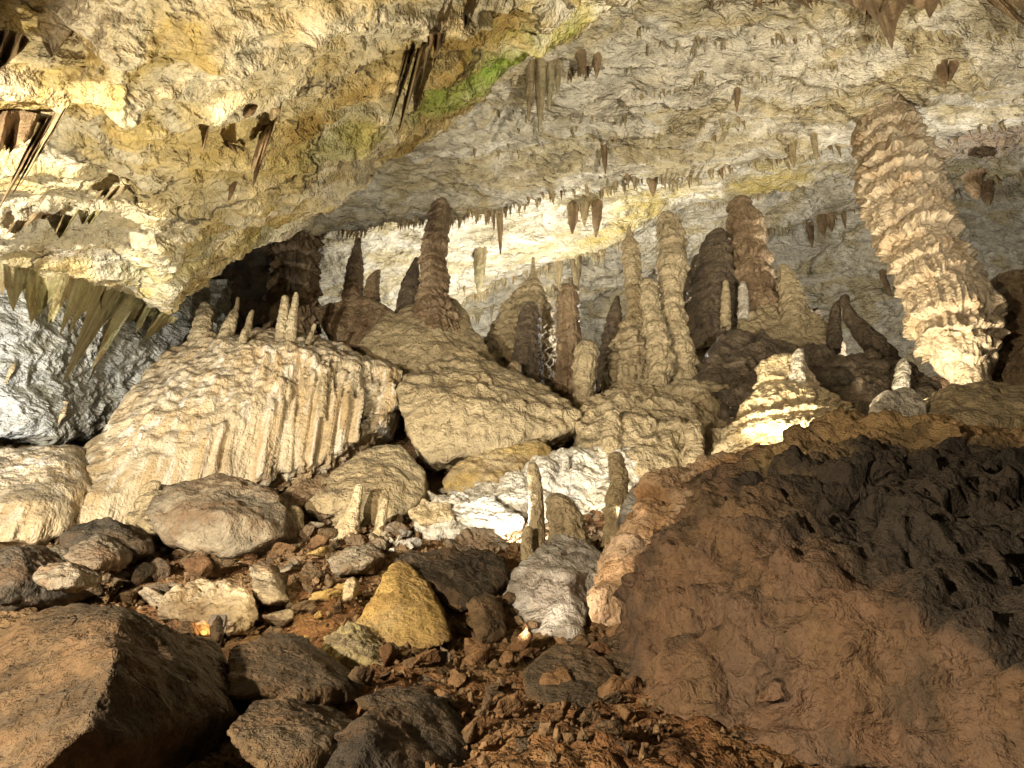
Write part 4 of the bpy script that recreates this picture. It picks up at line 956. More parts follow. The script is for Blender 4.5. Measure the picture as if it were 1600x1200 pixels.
ZONES = [  # polygon-ish box in the picture, count, size range px, material choices, label, group
    ((20, 835, 240, 905), 16, (9, 22), ('rock_brown', 'rock_dark', 'rock_grey'), 'small dark stone in the rubble at the far left below the pale apron', 'dark stones at the far left'),
    ((230, 855, 400, 905), 22, (6, 15), ('rock_brown', 'rock_grey', 'stone_red'), 'small brown stone in the rubble under the big rounded tan boulder', 'stones under the rounded tan boulder'),
    ((420, 840, 560, 960), 40, (6, 17), ('rock_brown', 'rock_grey', 'stone_pale'), 'small stone on the brown rubble slope left of the ochre boulder', 'stones left of the ochre boulder'),
    ((430, 930, 540, 1010), 24, (5, 12), ('stone_red', 'stone_pale', 'rock_ochre'), 'small yellowish stone scattered around the pale yellow green lump', 'stones by the yellow green lump'),
    ((650, 1005, 820, 1060), 26, (5, 14), ('stone_red', 'rock_brown', 'stone_pale'), 'small reddish stone on the soil below the ochre and dark boulders', 'stones on the red soil'),
    ((690, 1060, 815, 1195), 34, (6, 17), ('stone_red', 'rock_brown', 'stone_red'), 'small brown stone in the red gully at the bottom centre', 'stones in the red gully'),
    ((600, 790, 800, 870), 44, (6, 17), ('flow_white', 'stone_pale', 'rock_white'), 'small white crusted stone below the bright flowstone bank', 'white stones below the bright bank'),
    ((440, 800, 620, 855), 20, (6, 15), ('stone_pale', 'rock_grey'), 'small pale stone at the foot of the smooth grey boulder', 'stones at the smooth grey boulder'),
    ((60, 900, 300, 960), 24, (5, 12), ('stone_red', 'rock_brown'), 'small red brown stone on the rusty soil above the left foreground boulder', 'stones on the rusty soil'),
    ((0, 850, 250, 960), 26, (20, 46), ('rock_brown', 'rock_grey', 'rock_dark'), 'angular brown rock jumbled at the left above the left foreground boulder', 'rocks at the left'),
    ((250, 860, 560, 1010), 44, (15, 42), ('rock_brown', 'rock_grey', 'rock_brown', 'stone_red', 'rock_ochre'), 'angular brown rock on the slope between the rounded tan and ochre boulders', 'rocks on the middle slope'),
    ((420, 810, 640, 880), 26, (14, 30), ('rock_grey', 'stone_pale', 'rock_brown'), 'angular greyish rock at the foot of the smooth grey boulder', 'rocks at the smooth grey boulder'),
    ((600, 770, 790, 865), 34, (12, 26), ('flow_white', 'rock_white', 'rock_grey'), 'white crusted rock tumbled below the bright bank', 'white rocks below the bright bank'),
    ((560, 1010, 1000, 1190), 44, (17, 46), ('rock_brown', 'stone_red', 'stone_red'), 'angular reddish rock in the gully at the bottom centre', 'rocks in the red gully'),
    ((690, 950, 840, 1020), 14, (12, 26), ('rock_brown', 'stone_red'), 'angular brown rock in the dark hollow beside the grey white block', 'rocks in the dark hollow'),
]
rr = random.Random(5)


def hit_ground(u, v):
    """where the line of sight meets the slope"""
    lo, hi = 2.0, 40.0
    ys_ = np.linspace(2.5, 40, 240)
    p = P(np.full(240, u), np.full(240, v), ys_)
    g = ground_z(p[:, 0], p[:, 1])
    i = np.argmax(p[:, 2] < g) if (p[:, 2] < g).any() else -1
    if i <= 0: return None
    return p[i]


sc_pts = []
for box, cnt, (s0, s1), mats, lab, grp in ZONES:
    for _ in range(cnt if s1 > 24 else int(cnt * .4)):
        u = rr.uniform(box[0], box[2]); v = rr.uniform(box[1], box[3])
        p = hit_ground(u, v)
        if p is None or p[1] > 17: continue
        s = rr.uniform(0, 1) ** (1.8 if s1 < 24 else 1.1) * (s1 - s0) + s0
        sz = s * px_size(u, v, p[1])
        o = bpy.data.objects.new('stone', stone_mesh(rr.randrange(14), rr.choice(mats))); COL.objects.link(o)
        o.location = (p[0], p[1], float(ground_z(p[0], p[1])) + .06 + sz * .32)
        o.scale = (sz, sz, sz); o.rotation_euler = (rr.uniform(-.5, .5), rr.uniform(-.5, .5), rr.uniform(0, 6.3))
        tag(o, lab, 'stone', grp)

for u, v, r_, mt_ in [(715, 1078, 26, 'stone_red'), (762, 1124, 34, 'rock_brown'), (700, 1136, 24, 'rock_brown'), (792, 1052, 22, 'stone_red'), (742, 1176, 30, 'rock_brown'), (690, 1050, 20, 'rock_grey'), (330, 1024, 24, 'rock_brown'), (442, 908, 26, 'rock_grey'), (505, 934, 30, 'rock_brown'),
                      (468, 968, 26, 'rock_brown'), (362, 884, 24, 'rock_grey'), (300, 892, 28, 'rock_brown'), (244, 910, 30, 'rock_dark'), (190, 925, 30, 'rock_brown'), (64, 940, 34, 'rock_brown'), (10, 968, 32, 'rock_dark'), (620, 842, 26, 'rock_grey'), (690, 846, 24, 'rock_white'),
                      (735, 836, 24, 'flow_white'), (480, 850, 24, 'rock_grey'), (450, 872, 20, 'rock_brown'), (556, 905, 22, 'rock_brown'), (715, 1000, 26, 'rock_brown'), (830, 1040, 22, 'stone_red'), (920, 1140, 28, 'rock_brown'), (980, 1136, 26, 'stone_red'), (770, 1195, 30, 'stone_red'), (205, 850, 26, 'rock_grey'), (395, 985, 24, 'rock_ochre'), (425, 1010, 22, 'rock_brown')]:
    p = hit_ground(u, v)
    sz = r_ * px_size(u, v, p[1])
    o = bpy.data.objects.new('boulder', stone_mesh(rr.randrange(14), mt_)); COL.objects.link(o)
    o.location = (p[0], p[1], float(ground_z(p[0], p[1])) + .05 + sz * .35); o.scale = (sz * 1.15, sz, sz * rr.uniform(.9, 1.3)); o.rotation_euler = (rr.uniform(-.6, .6), rr.uniform(-.6, .6), rr.uniform(0, 6.3))
    tag(o, 'large angular rock wedged among the smaller rubble of the slope', 'boulder', 'angular rocks wedged in the rubble')

# fine gravel between them
rs = np.random.RandomState(77)
gv, gf, nb = [], [], 0
iv, if_ = ico(1)
for _ in range(7000):
    y = 4.5 + 11.0 * rs.uniform() ** .8; x = rs.uniform(-1.0, .35) * (2 + .62 * y)
    s = min(.010 * math.exp(abs(rs.normal()) * .75), .06) * (.5 + y / 9)
    z = float(ground_z(x, y))
    V = iv * s * rs.uniform(.55, 1.2, (len(iv), 1)) * rs.uniform(.5, 1.25, 3) + (x, y, z + .05 + s * rs.uniform(-.2, .5))
    gv.append(V); gf.append(if_ + nb); nb += len(iv)
me = mk_mesh('gravel', np.vstack(gv), np.vstack(gf)); me.polygons.foreach_set('use_smooth', np.zeros(len(me.polygons), bool))
go = link('gravel', me, M['gravel']); go['kind'] = 'stuff'

# ================================================================== STALACTITES
def H(label, path, y, mat, snap=None, **k):
    kw = dict(tier=.9, amp=.05, flute=.22, teeth=.1, ns=64, nr=90, hang=True, flat=.5, wob=.10, fr=.03, fscale=9)
    kw.update(k)
    if snap is not False:
        ye = ysurf(path[1][0], path[1][1], y)
        y = ye - .06 if abs(ye - y) < 6 else y
        (u0, v0, w0) = path[0]
        path = [(u0, v0 - 4, w0 * 1.35)] + list(path)
    nm = kw.pop('name', 'stalactite'); ct = kw.pop('cat', 'stalactite')
    return pillar(nm, label, ct, path, y, M[mat], **kw)


def curtain(label, root, tip, y, mat, prongs=4, seed=0, fold=.10, group=None, thick=.06, snap=True, wide=1.0):
    """a thin folded drape: attached along root (u, v) points, hanging towards tip, its lower edge torn into prongs"""
    rs = np.random.RandomState(seed + 900)
    ns, nt_ = 70, 44
    root = resample(np.array([(a[0], a[1], 0) for a in root], float), ns)[:, :2]
    tip = np.array(tip, float)
    S = np.linspace(0, 1, ns)
    L = np.zeros(ns)
    main = rs.uniform(.25, .75)
    for k in range(prongs):
        c = main if k == 0 else rs.uniform(.03, .97); ln = 1.0 if k == 0 else rs.uniform(.3, .85); wd = rs.uniform(.17, .32) * (1.6 if k == 0 else 1) * wide
        L = np.maximum(L, ln * np.clip(1 - np.abs(S - c) / wd, 0, 1) ** .8)
    L = np.maximum(L, .12 + .22 * (noise(np.stack([S * 6, 0 * S + seed, 0 * S], 1), 5) + .5) * np.sin(np.pi * S) ** .5)
    mid_ = root[int(main * (ns - 1))]
    vec = tip - mid_
    T = np.linspace(0, 1, nt_)
    yy_ = np.array([ysurf(a[0], a[1], y) for a in root]) if snap else np.full(ns, float(y))
    yy_ = np.clip(yy_, y - 3, y + 3); yy_ = np.convolve(np.pad(yy_, 8, 'edge'), np.ones(17) / 17, 'valid')
    conv = .35                                             # the sheet narrows towards its tips
    uv = root[None] + (vec[None, None] + (mid_ - root)[None] * conv) * (L[None, :, None] * T[:, None, None]) - np.array([vec[0], vec[1]]) * .06 * (1 - T)[:, None, None]
    m = px_size(mid_[0], mid_[1], y) * 10
    f = fold * np.sin(S * rs.uniform(14, 22) + seed)[None] * (.3 + T[:, None]) + fold * .5 * noise(np.stack([S * 9, S * 0, S * 0 + seed], 1), 9)[None]
    Y = yy_[None] - .10 + f + 0 * T[:, None]
    th = (thick * (1 - .75 * T[:, None]) * (np.clip(np.minimum(S, 1 - S) * 8, .15, 1))[None])
    A = P(uv[..., 0], uv[..., 1], Y - th); B = P(uv[..., 0], uv[..., 1], Y + th)
    rip = .018 * noise(np.stack([np.tile(S * 25, nt_), np.repeat(T * 3, ns), np.full(ns * nt_, seed)], 1), 4).reshape(nt_, ns)
    A[..., 1] += rip
    V = np.concatenate([A, B[:, ::-1]], 1)
    o = put('drapery', V.reshape(-1, 3), grid_faces(nt_, 2 * ns, True), M[mat], hang=True)
    return tag(o, label, 'drapery', group)


# near ceiling, big drapes
H('short tan drape at the right of the cluster under the green patch', [(664, 78, 8), (662, 105, 12), (654, 140, 8), (648, 176, 2)], 10.1, 'stal_pale', seed=3, group='drapes under the green patch')
H('thin right hand spike of the cluster under the green patch', [(660, 120, 5), (657, 140, 4), (655, 166, 1.5)], 10.2, 'stal_brown', seed=4, group='drapes under the green patch')
H('short bent drape behind the long pointed one', [(434, 164, 6), (430, 176, 8), (424, 188, 2)], 10.6, 'stal_pale', seed=15)
H('slender spike pair at the middle of the near ceiling, longer one', [(346, 268, 6), (341, 290, 6), (335, 312, 4), (330, 338, 1.5)], 11.3, 'stal_brown', seed=16)
H('slender spike pair at the middle of the near ceiling, shorter one', [(366, 284, 5), (362, 298, 4), (357, 314, 1.5)], 11.4, 'stal_brown', seed=17)
H('slim spike right of the small dark drape', [(112, 330, 8), (106, 344, 7), (98, 370, 1.5)], 10.6, 'stal_pale', seed=19)
curtain('long leaning brown drape at the upper left of the near ceiling', [(158, 2), (140, 14), (122, 34), (108, 58)], (78, 96), 8.4, 'stal_brown', 2, 1)
curtain('broad pointed brown drape right of the long leaning one', [(186, 38), (200, 30), (222, 20), (248, 6)], (186, 104), 8.6, 'stal_brown', 4, 2)
curtain('drape cut by the left edge near the top', [(-10, 52), (12, 50), (34, 58), (44, 66)], (-4, 116), 8.0, 'stal_brown', 3, 3)
curtain('very long leaning drape low on the left edge', [(60, 196), (76, 190), (94, 182)], (-8, 338), 8.6, 'stal_brown', 2, 4)
curtain('dark wide drape cut by the left edge above the very long one', [(-30, 190), (0, 180), (30, 178), (62, 184)], (-20, 275), 8.4, 'stal_brown', 6, 5)
curtain('slim pale drape beside the very long one at the left edge', [(80, 184), (98, 176), (108, 166)], (30, 292), 8.9, 'stal_pale', 3, 6)
curtain('curved brown drape under the middle of the near ceiling', [(322, 200), (338, 182), (356, 168), (378, 166), (402, 170)], (321, 244), 10.4, 'stal_brown', 5, 7)
curtain('long pointed brown drape in the middle of the near ceiling', [(404, 214), (416, 204), (428, 196), (440, 160)], (394, 294), 10.8, 'stal_brown', 4, 8)
curtain('small dark drape at the left edge under the near ceiling', [(18, 350), (36, 340), (58, 334), (78, 336)], (14, 376), 10.2, 'stal_brown', 4, 9)
curtain('ragged low drape right of the small dark one under the near ceiling', [(96, 340), (118, 330), (146, 332), (170, 330)], (92, 374), 10.6, 'stal_olive', 6, 10)
curtain('low brown lip of drapery below the curved drape', [(346, 222), (366, 226), (384, 232)], (372, 242), 10.9, 'stal_brown', 3, 11)
curtain('stubby dark tuft above the cluster under the green patch', [(668, 58), (680, 54), (697, 54)], (680, 92), 9.8, 'stal_brown', 4, 12)
curtain('longest brown drape of the cluster under the green patch', [(628, 96), (638, 84), (650, 76)], (601, 216), 10.2, 'stal_brown', 3, 13, group='drapes under the green patch')
curtain('tan drape in front of the longest one under the green patch', [(642, 92), (656, 80), (676, 72)], (620, 222), 9.9, 'stal_pale', 3, 14, group='drapes under the green patch')
curtain('faint ragged drape low on the near ceiling above the left row', [(150, 302), (180, 292), (205, 290)], (160, 318), 11, 'stal_pale', 5, 15)
curtain('crumpled drape high on the near ceiling near the top edge', [(296, 22), (310, 40), (318, 62)], (300, 92), 8.9, 'stal_pale', 3, 16)
curtain('small brown drape by the top edge, right of the green patch', [(716, 20), (730, 26), (738, 34)], (726, 46), 9.2, 'stal_brown', 3, 17)
# row of drapes under the lower lip of the near slab, over the left grey wall
curtain('olive fluted drapery along the left slab edge, cut by the frame', [(-30, 414), (0, 416), (40, 424), (110, 436)], (48, 508), 11.2, 'stal_olive', 9, 31, wide=.6)
curtain('long olive drape under the left slab edge with the lowest point', [(92, 432), (140, 444), (190, 462), (214, 474)], (92, 608), 12.0, 'stal_olive', 6, 38, wide=.55)
curtain('second long olive drape, right of the lowest one under the left slab edge', [(164, 452), (205, 472), (236, 484)], (138, 598), 12.8, 'stal_olive', 4, 37, wide=.6)
curtain('short olive fringe at the right end of the left slab edge', [(214, 474), (250, 488), (276, 500)], (224, 534), 13.6, 'stal_olive', 6, 33, wide=.7)
# under the wall, left
for i, (u0, v0, w, u1, v1) in enumerate([(10, 690, 12, -8, 745), (40, 690, 14, 26, 740), (66, 694, 12, 46, 752), (92, 694, 9, 74, 738), (20, 570, 5, 8, 600), (100, 640, 5, 88, 668)]):
    H('ribbed drape under the foot of the pale left wall' if i < 4 else 'small spike on the pale left wall', [(u0, v0 - 8, w), (u0 - 2, v0 + 8, w), ((u0 + u1) / 2, (v0 + v1) / 2, w * .7), (u1, v1, 2)], 12.6 if i < 4 else 12.8, 'flow_tan', seed=50 + i, group='ribbed drapes under the left wall' if i < 4 else 'spikes on the left wall')
# upper right cluster, close to the viewer
curtain('dark brown ragged drapery cluster at the top right, its teeth longest in the middle', [(1300, -14), (1340, -6), (1400, -4), (1470, -14)], (1394, 78), 10.2, 'stal_brown', 7, 61, thick=.12, wide=.6)
curtain('smaller brown drape in front of the dark cluster at the top right', [(1335, -10), (1362, -2), (1392, -8)], (1350, 50), 9.9, 'stal_brown', 3, 62, thick=.10)
curtain('brown drapery at the top right corner, cut by the frame', [(1520, -18), (1560, -8), (1620, -10)], (1606, 46), 9.8, 'stal_brown', 5, 63, thick=.12)
curtain('torn pale brown lip of drapery left of the dark cluster at the top edge', [(1180, -14), (1230, -6), (1290, -10)], (1270, 16), 10.4, 'stal_brown', 6, 64, thick=.08, wide=.6)
# far ceiling, named ones
FAR = [
    ('stal_pale', 830, 100, 7, 826, 190, 13.4, 'pale drape at the left of the veil behind the edge of the near ceiling'), ('stal_pale', 845, 96, 9, 843, 205, 13.4, 'longest pale drape of the veil behind the edge of the near ceiling'),
    ('stal_pale', 860, 97, 8, 858, 172, 13.4, 'middle pale drape of the veil behind the edge of the near ceiling'), ('stal_pale', 873, 96, 6, 871, 150, 13.4, 'right pale drape of the veil behind the edge of the near ceiling'),
    ('stal_brown', 908, 86, 8, 912, 118, 13.0, 'short brown tooth right of the pale veil'), ('stal_brown', 934, 90, 6, 932, 122, 13.0, 'thin brown tooth right of the pale veil'),
    ('stal_brown', 1472, 104, 8, 1476, 140, 13.2, 'forked dark spike above the massive column, left prong'), ('stal_brown', 1490, 100, 7, 1484, 128, 13.2, 'forked dark spike above the massive column, right prong'),
    ('stal_brown', 944, 230, 5, 946, 272, 16.8, 'single dark spike in the middle of the grey ceiling'),
    ('stal_brown', 781, 332, 5, 782, 398, 20.2, 'long straight brown spike right of the tallest pillar'), ('stal_brown', 771, 334, 3, 772, 360, 20.2, 'short spike beside the long straight one right of the tallest pillar'),
    ('stal_pale', 750, 394, 10, 748, 464, 24.0, 'pale tapering drape in front of the bright back wall'),
    ('stal_brown', 895, 322, 9, 894, 366, 20.4, 'rounded brown pendant under the bright ledge, left one'), ('stal_brown', 933, 316, 9, 931, 372, 20.2, 'rounded dark pendant under the bright ledge, right one'), ('stal_pale', 914, 318, 7, 913, 354, 20.4, 'pale pendant between the two rounded ones under the bright ledge'),
    ('stal_pale', 874, 406, 6, 873, 452, 25.5, 'tan spike above the straight blunt stalagmite, left one'), ('stal_pale', 900, 400, 9, 901, 455, 25.5, 'wide tan drape above the straight blunt stalagmite'),
    ('stal_brown', 1265, 346, 6, 1269, 388, 26.5, 'longest brown spike of the row left of the massive column'), ('stal_brown', 1284, 338, 8, 1287, 370, 26.3, 'brown double spike in the row left of the massive column, left tooth'), ('stal_brown', 1298, 334, 7, 1300, 362, 26.2, 'brown double spike in the row left of the massive column, right tooth'),
    ('stal_brown', 1318, 330, 4, 1321, 357, 26.1, 'thin spike at the right of the row left of the massive column'),
    ('stal_brown', 1522, 288, 12, 1528, 312, 20.5, 'brown tuft right of the massive column, left tooth'), ('stal_brown', 1540, 286, 12, 1546, 322, 20.5, 'brown tuft right of the massive column, right tooth'),
    ('stal_brown', 1152, 140, 5, 1151, 176, 14.6, 'brown tooth high on the grey ceiling'), ('stal_pale', 1238, 226, 6, 1240, 262, 16.6, 'pale tooth on the grey ceiling left of the massive column top'), ('stal_pale', 1272, 214, 5, 1276, 252, 16.3, 'thin pale tooth on the grey ceiling close to the massive column top'),
    ('stal_brown', 1020, 276, 7, 1020, 308, 18.6, 'brown tooth on the ledge above the spire stalagmite'),
    ('stal_brown', 1380, 430, 5, 1392, 462, 29, 'spike on the back wall beside the massive column'),
]
for i, (mt, u0, v0, w, u1, v1, y_, lab) in enumerate(FAR):
    H(lab, [(u0, v0 - 10, w * 1.15), (u0, v0 + 4, w), ((u0 + u1) / 2, (v0 + v1) / 2, w * .8), (u0 * .25 + u1 * .75, v0 * .25 + v1 * .75, w * .5), (u1, v1, 1)], y_, mt, seed=80 + i, flat=.8, ns=40, nr=60)

# fringes: small stalactites in rows along the ledges; one mesh per kind, copied
PROTO = []
for k in range(6):
    rs = np.random.RandomState(300 + k)
    nr_, ns_ = 26, 14
    t = np.linspace(0, 1, nr_); th = np.linspace(0, 2 * np.pi, ns_, endpoint=False)
    prof = (1 - t) ** rs.uniform(.6, 1.1) * (1 + .18 * np.sin(t * rs.uniform(8, 16) + k)) * rs.uniform(.9, 1.2) + .25 * np.exp(-t * 12)
    T, TH = np.meshgrid(t, th, indexing='ij')
    R_ = prof[:, None] * (1 + .22 * np.sin(TH * 3 + k + T * 4) + .1 * np.sin(TH * 7 + 2 * k))
    bend = rs.uniform(-.25, .25)
    V = np.stack([R_ * np.cos(TH) * .085 + bend * T ** 2 * .3, R_ * np.sin(TH) * .07, -T], -1).reshape(-1, 3)
    V[:, 2] += .16
    PROTO.append((V, grid_faces(nr_, ns_, True)))
pm = {}


def small(u, v, y, length_px, fat, mat, label, group, k):
    if (k, mat) not in pm:
        me = mk_mesh('stalactite', *PROTO[k]); me.materials.append(M[mat]); pm[(k, mat)] = me
    o = bpy.data.objects.new('stalactite', pm[(k, mat)]); COL.objects.link(o)
    L_ = length_px * px_size(u, v, y) / 0.82
    o.location = tuple(P(u, v, y)); o.scale = (L_ * fat, L_ * fat, L_); o.rotation_euler = (0, 0, rr.uniform(0, 6.28))
    tag(o, label, 'stalactite', group)
    return o


FRINGE = [   # polyline (u, v, y), count, length range, materials, label, group
    ([(515, 362, 20.6), (560, 356, 20.5), (640, 344, 20.2), (668, 338, 20.0)], 20, (6, 20), ('stal_brown',), 'small brown stalactite in the fringe between the left column and the tallest pillar', 'fringe between left column and tallest pillar'),
    ([(704, 326, 19.9), (760, 328, 19.7), (820, 320, 19.6), (880, 306, 19.2)], 26, (7, 24), ('stal_brown', 'stal_pale'), 'small stalactite in the fringe right of the tallest pillar', 'fringe right of the tallest pillar'),
    ([(940, 292, 18.7), (1010, 278, 18.4), (1100, 264, 17.9), (1300, 232, 17.0)], 26, (8, 26), ('stal_pale', 'stal_brown'), 'small stalactite along the bright ledge above the row of stalagmites', 'fringe along the bright ledge'),
    ([(715, 470, 28), (800, 428, 27), (870, 405, 26.2), (945, 384, 25.6)], 30, (8, 34), ('stal_pale',), 'pale stalactite along the low bright lip behind the middle stalagmites', 'fringe along the low bright lip'),
    ([(730, 500, 31), (800, 470, 30), (860, 450, 29), (960, 420, 28)], 22, (8, 26), ('stal_pale',), 'pale stalactite on the back wall seen between the middle stalagmites', 'stalactites on the back wall'),
    ([(1195, 358, 26.8), (1260, 344, 26.4), (1320, 330, 26), (1358, 322, 25.6)], 22, (5, 18), ('stal_brown',), 'small brown stalactite in the row left of the massive column', 'row left of the massive column'),
    ([(1100, 330, 25), (1010, 350, 25.6), (960, 372, 26)], 8, (6, 18), ('stal_pale',), 'small stalactite beside the tip of the spire stalagmite', 'stalactites by the spire'),
    ([(1480, 290, 20), (1530, 282, 19.4), (1600, 272, 18.8)], 10, (6, 18), ('stal_brown',), 'small stalactite in the row right of the massive column', 'row right of the massive column'),
    ([(1520, 470, 26), (1560, 455, 25), (1610, 445, 24.5)], 7, (8, 20), ('stal_olive',), 'small olive stalactite on the greenish wall at the right edge', 'stalactites on the greenish wall'),
    ([(60, 330, 10.6), (160, 322, 11), (240, 318, 11.4)], 14, (6, 18), ('stal_brown', 'stal_olive'), 'small stalactite in the left row on the underside of the near ceiling', 'left row on the near ceiling'),
    ([(60, 395, 11.4), (120, 400, 11.8), (170, 395, 12)], 14, (5, 14), ('stal_olive',), 'tiny stalactite in the low row near the left slab edge', 'low row near the left slab edge'),
    ([(90, 120, 8.6), (150, 110, 8.9), (220, 120, 9.2)], 9, (10, 26), ('stal_brown', 'stal_pale'), 'small leaning stalactite below the broad drape at the upper left', 'upper left small stalactites'),
    ([(1100, 5, 10.6), (1200, 0, 10.5), (1320, 0, 10.3), (1500, 0, 10)], 18, (10, 26), ('stal_brown',), 'small brown stalactite along the top edge beside the dark cluster', 'stalactites along the top edge'),
]
for poly, cnt, (l0, l1), mats, lab, grp in FRINGE:
    pl_ = resample(np.array(poly, float), 200)
    for _ in range(int(cnt * .68)):
        a = pl_[rr.randrange(200)]
        u_ = a[0] + rr.uniform(-3, 3); v_, y_ = lip(u_, a[1])
        if abs(y_ - a[2]) > 7: v_, y_ = a[1], a[2]
        small(u_, v_ + rr.uniform(-3, 1), y_ - .04, l0 + (l1 - l0) * rr.random() ** 1.8, rr.uniform(.9, 2.0), rr.choice(mats), lab, grp, rr.randrange(6))
# scattered over the grey ceiling
seeds_ = []
while len(seeds_) < 24:
    u = rr.uniform(760, 1590); v = rr.uniform(15, 300 - (u - 820) * .12)
    e = np.interp(u, ed[:, 0], ed[:, 1])
    if v < e + 25 or (1315 < u < 1430 and v > 160): continue
    seeds_.append((u, v))
for u, v in seeds_:
    mt_ = rr.choice(('stal_brown', 'stal_pale', 'stal_olive', 'stal_pale')); big_ = rr.uniform(.7, 1.5)
    for k in range(rr.choice((2, 3, 4, 5))):
        uu = u + rr.gauss(0, 14); vv = v - .18 * (uu - u) + rr.uniform(-3, 3)
        if uu < 740 or vv < np.interp(uu, ed[:, 0], ed[:, 1]) + 20: continue
        y = ysurf(uu, vv, 15) - .02
        small(uu, vv, y, big_ * (6 + 16 * rr.random() ** 2), rr.uniform(1.0, 2.0), mt_, 'small stalactite scattered in tufts over the grey ceiling', 'scattered over the grey ceiling', rr.randrange(6))

tv, tf_, nb = [], [], 0
rs = np.random.RandomState(41)
rows_ = [(resample(np.array(pl, float), 100), n_, ln_) for pl, n_, ln_ in (
    ([(520, 362, 20), (640, 344, 20), (700, 328, 20)], 60, 12), ([(700, 326, 20), (820, 322, 20), (935, 290, 19)], 80, 14), ([(935, 290, 19), (1100, 264, 18), (1330, 225, 17)], 110, 16),
    ([(700, 470, 28), (800, 428, 27), (945, 384, 26)], 90, 14), ([(1190, 360, 27), (1360, 322, 26)], 60, 12), ([(1040, 328, 25), (1200, 298, 25), (1330, 264, 24)], 60, 9), ([(760, 180, 14), (1000, 150, 14), (1320, 100, 14)], 60, 12),
    ([(740, 240, 16), (1000, 210, 16), (1320, 160, 15)], 70, 12), ([(900, 90, 12), (1150, 60, 12), (1590, 60, 12)], 60, 14), ([(1460, 240, 20), (1600, 205, 18)], 24, 12), ([(1470, 300, 20), (1600, 276, 18)], 24, 12))]
for pl_, n_, ln_ in rows_:
    for _ in range(n_):
        a = pl_[rs.randint(100)]; u_ = a[0] + rs.normal() * 4
        v_, y_ = lip(u_, a[1] + rs.normal() * 3, 20)
        if u_ > 1310 and u_ < 1440 and v_ > 165: continue
        L_ = 1.6 * ln_ * rs.uniform(.3, 1.0) ** 1.5 * px_size(u_, v_, y_) / .84; ft = rs.uniform(.8, 1.6)
        V, f_ = PROTO[rs.randint(6)]
        tv.append(V * (L_ * ft, L_ * ft, L_) + P(u_, v_, y_ - .03)); tf_.append(f_ + nb); nb += len(V)
tiny = link('tiny_stalactites', mk_mesh('tiny_stalactites', np.vstack(tv), np.vstack(tf_)), M['stal_pale']); tiny['kind'] = 'stuff'

# ================================================================== LIGHT
w = bpy.data.worlds.new('World'); SC.world = w; w.use_nodes = True
bg = w.node_tree.nodes['Background']; bg.inputs[0].default_value = (1.0, .80, .56, 1); bg.inputs[1].default_value = 0.05


def lamp(name, loc, target, power, col, size=.25, spot=None, blend=.6):
    d = bpy.data.lights.new(name, 'SPOT' if spot else 'POINT')
    d.energy = power; d.color = col; d.shadow_soft_size = size
    if spot: d.spot_size = math.radians(spot); d.spot_blend = blend
    o = bpy.data.objects.new(name, d); COL.objects.link(o)
    loc = np.array(loc, float)
    if power > 50: loc[2] = max(loc[2], float(ground_z(loc[0], loc[1])) + .35)
    o.location = tuple(loc)
    v = Vector(target) - Vector(loc)
    o.rotation_euler = v.to_track_quat('-Z', 'Y').to_euler()
    return o


WARM = (1.0, .80, .50); NEUT = (1.0, .90, .74); COOL = (.90, .95, 1.0)
lamp('lamp_lens_glow', P(328, 976, 7.28), P(300, 900, 9), 7, (1, .50, .16), .02)
lamp('flood_near_ceiling', P(430, 985, 8.2), P(560, 60, 9.6), 3300, (1.0, .90, .66), .12, 116)
lamp('flood_far_ceiling', P(1000, 600, 25.2), P(1000, 300, 20), 4800, (1, .95, .84), .2, 165)
lamp('fill_right_ceiling', np.array([6.0, -1.0, 2.8]), np.array([6.0, 12, 18.0]), 19000, (1, .91, .74), .2, 58, .8)  # added fill spot, unseen behind the viewer, evens out the grey ceiling
lamp('fill_right_wall', P(1425, 590, 20.0), P(1500, 350, 24), 6500, (1, .94, .84), .2, 160)  # unseen extra lamp, added to brighten the dark right part of the ceiling
lamp('flood_back_wall', P(760, 600, 25), P(800, 420, 34), 6800, (1, .95, .85), .2, 150)
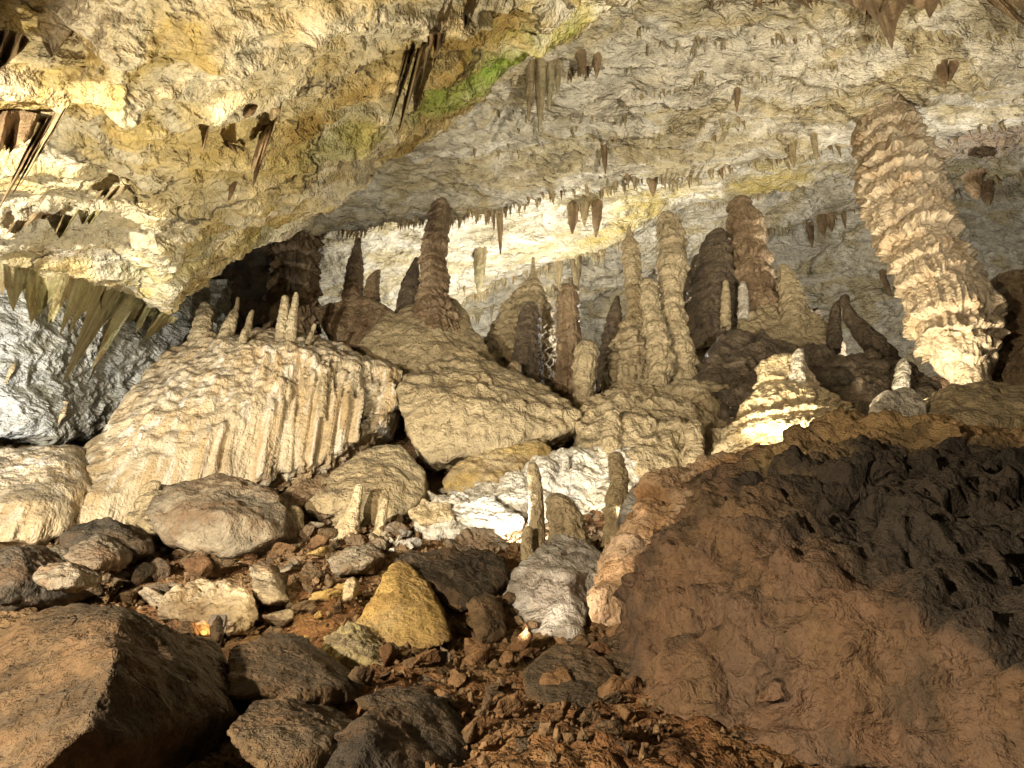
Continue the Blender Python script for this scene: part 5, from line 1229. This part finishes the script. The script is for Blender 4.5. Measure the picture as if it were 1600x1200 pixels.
lamp('flood_centre', P(800, 870, 12.6), P(880, 760, 15.5), 620, (1, .95, .86), .06, 140)
lamp('fill_stalagmites', P(1000, 820, 12.3), P(1030, 480, 18), 1300, (1, .88, .66), .08, 110)  # extra spot put in to lift the dim twin stalagmites
lamp('flood_column', P(1405, 645, 12.7), P(1500, 480, 13.8), 1500, (1, .87, .64), .08, 95)
lamp('fill_cone', P(1140, 705, 12.2), P(1400, 400, 14.6), 2300, (1, .84, .58), .08, 75)  # added side fill for the upper column, also brightens the cone
lamp('fill_slab', P(800, 1000, 8.6), P(960, 870, 9.8), 130, (1, .84, .64), .06, 100)  # the slab's own added fill, out of sight in the hollow
lamp('fill_rubble', P(455, 950, 8.7) + (0, 0, .7), P(600, 950, 9), 85, (1, .78, .46), .05)  # added point fill that warms the rubble and the ochre boulder
lamp('flood_left_wall', P(-220, 800, 10.6), P(60, 540, 13), 2400, (1, .97, .92), .1, 85)
lamp('flood_front', np.array([-8.0, 1.0, 4.0]), P(520, 640, 16), 13500, (1, .90, .72), .12, 62, .5)
lamp('flood_slope', np.array([-5.5, -1.0, 3.2]), P(850, 1000, 7), 7600, (1, .80, .56), .12, 130)

# ================================================================== CAMERA
cd = bpy.data.cameras.new('camera'); cam = bpy.data.objects.new('camera', cd); COL.objects.link(cam)
cam.location = tuple(CAM); cam.rotation_euler = (math.pi / 2 + PITCH, 0, 0)
cd.sensor_width = 36; cd.lens = 36 * F / 1600; cd.clip_end = 500; cd.clip_start = .05
SC.camera = cam
SC.view_settings.view_transform = 'Standard'; SC.view_settings.look = 'None'; SC.view_settings.exposure = 0; SC.view_settings.gamma = 1

cy = SC.cycles
cy.use_denoising = True; cy.denoiser = 'OPENIMAGEDENOISE'; cy.denoising_input_passes = 'RGB_ALBEDO_NORMAL'; cy.denoising_prefilter = 'ACCURATE'
cy.max_bounces = 4; cy.diffuse_bounces = 2; cy.glossy_bounces = 1
cy.use_adaptive_sampling = True; cy.adaptive_threshold = 0.04; cy.adaptive_min_samples = 16
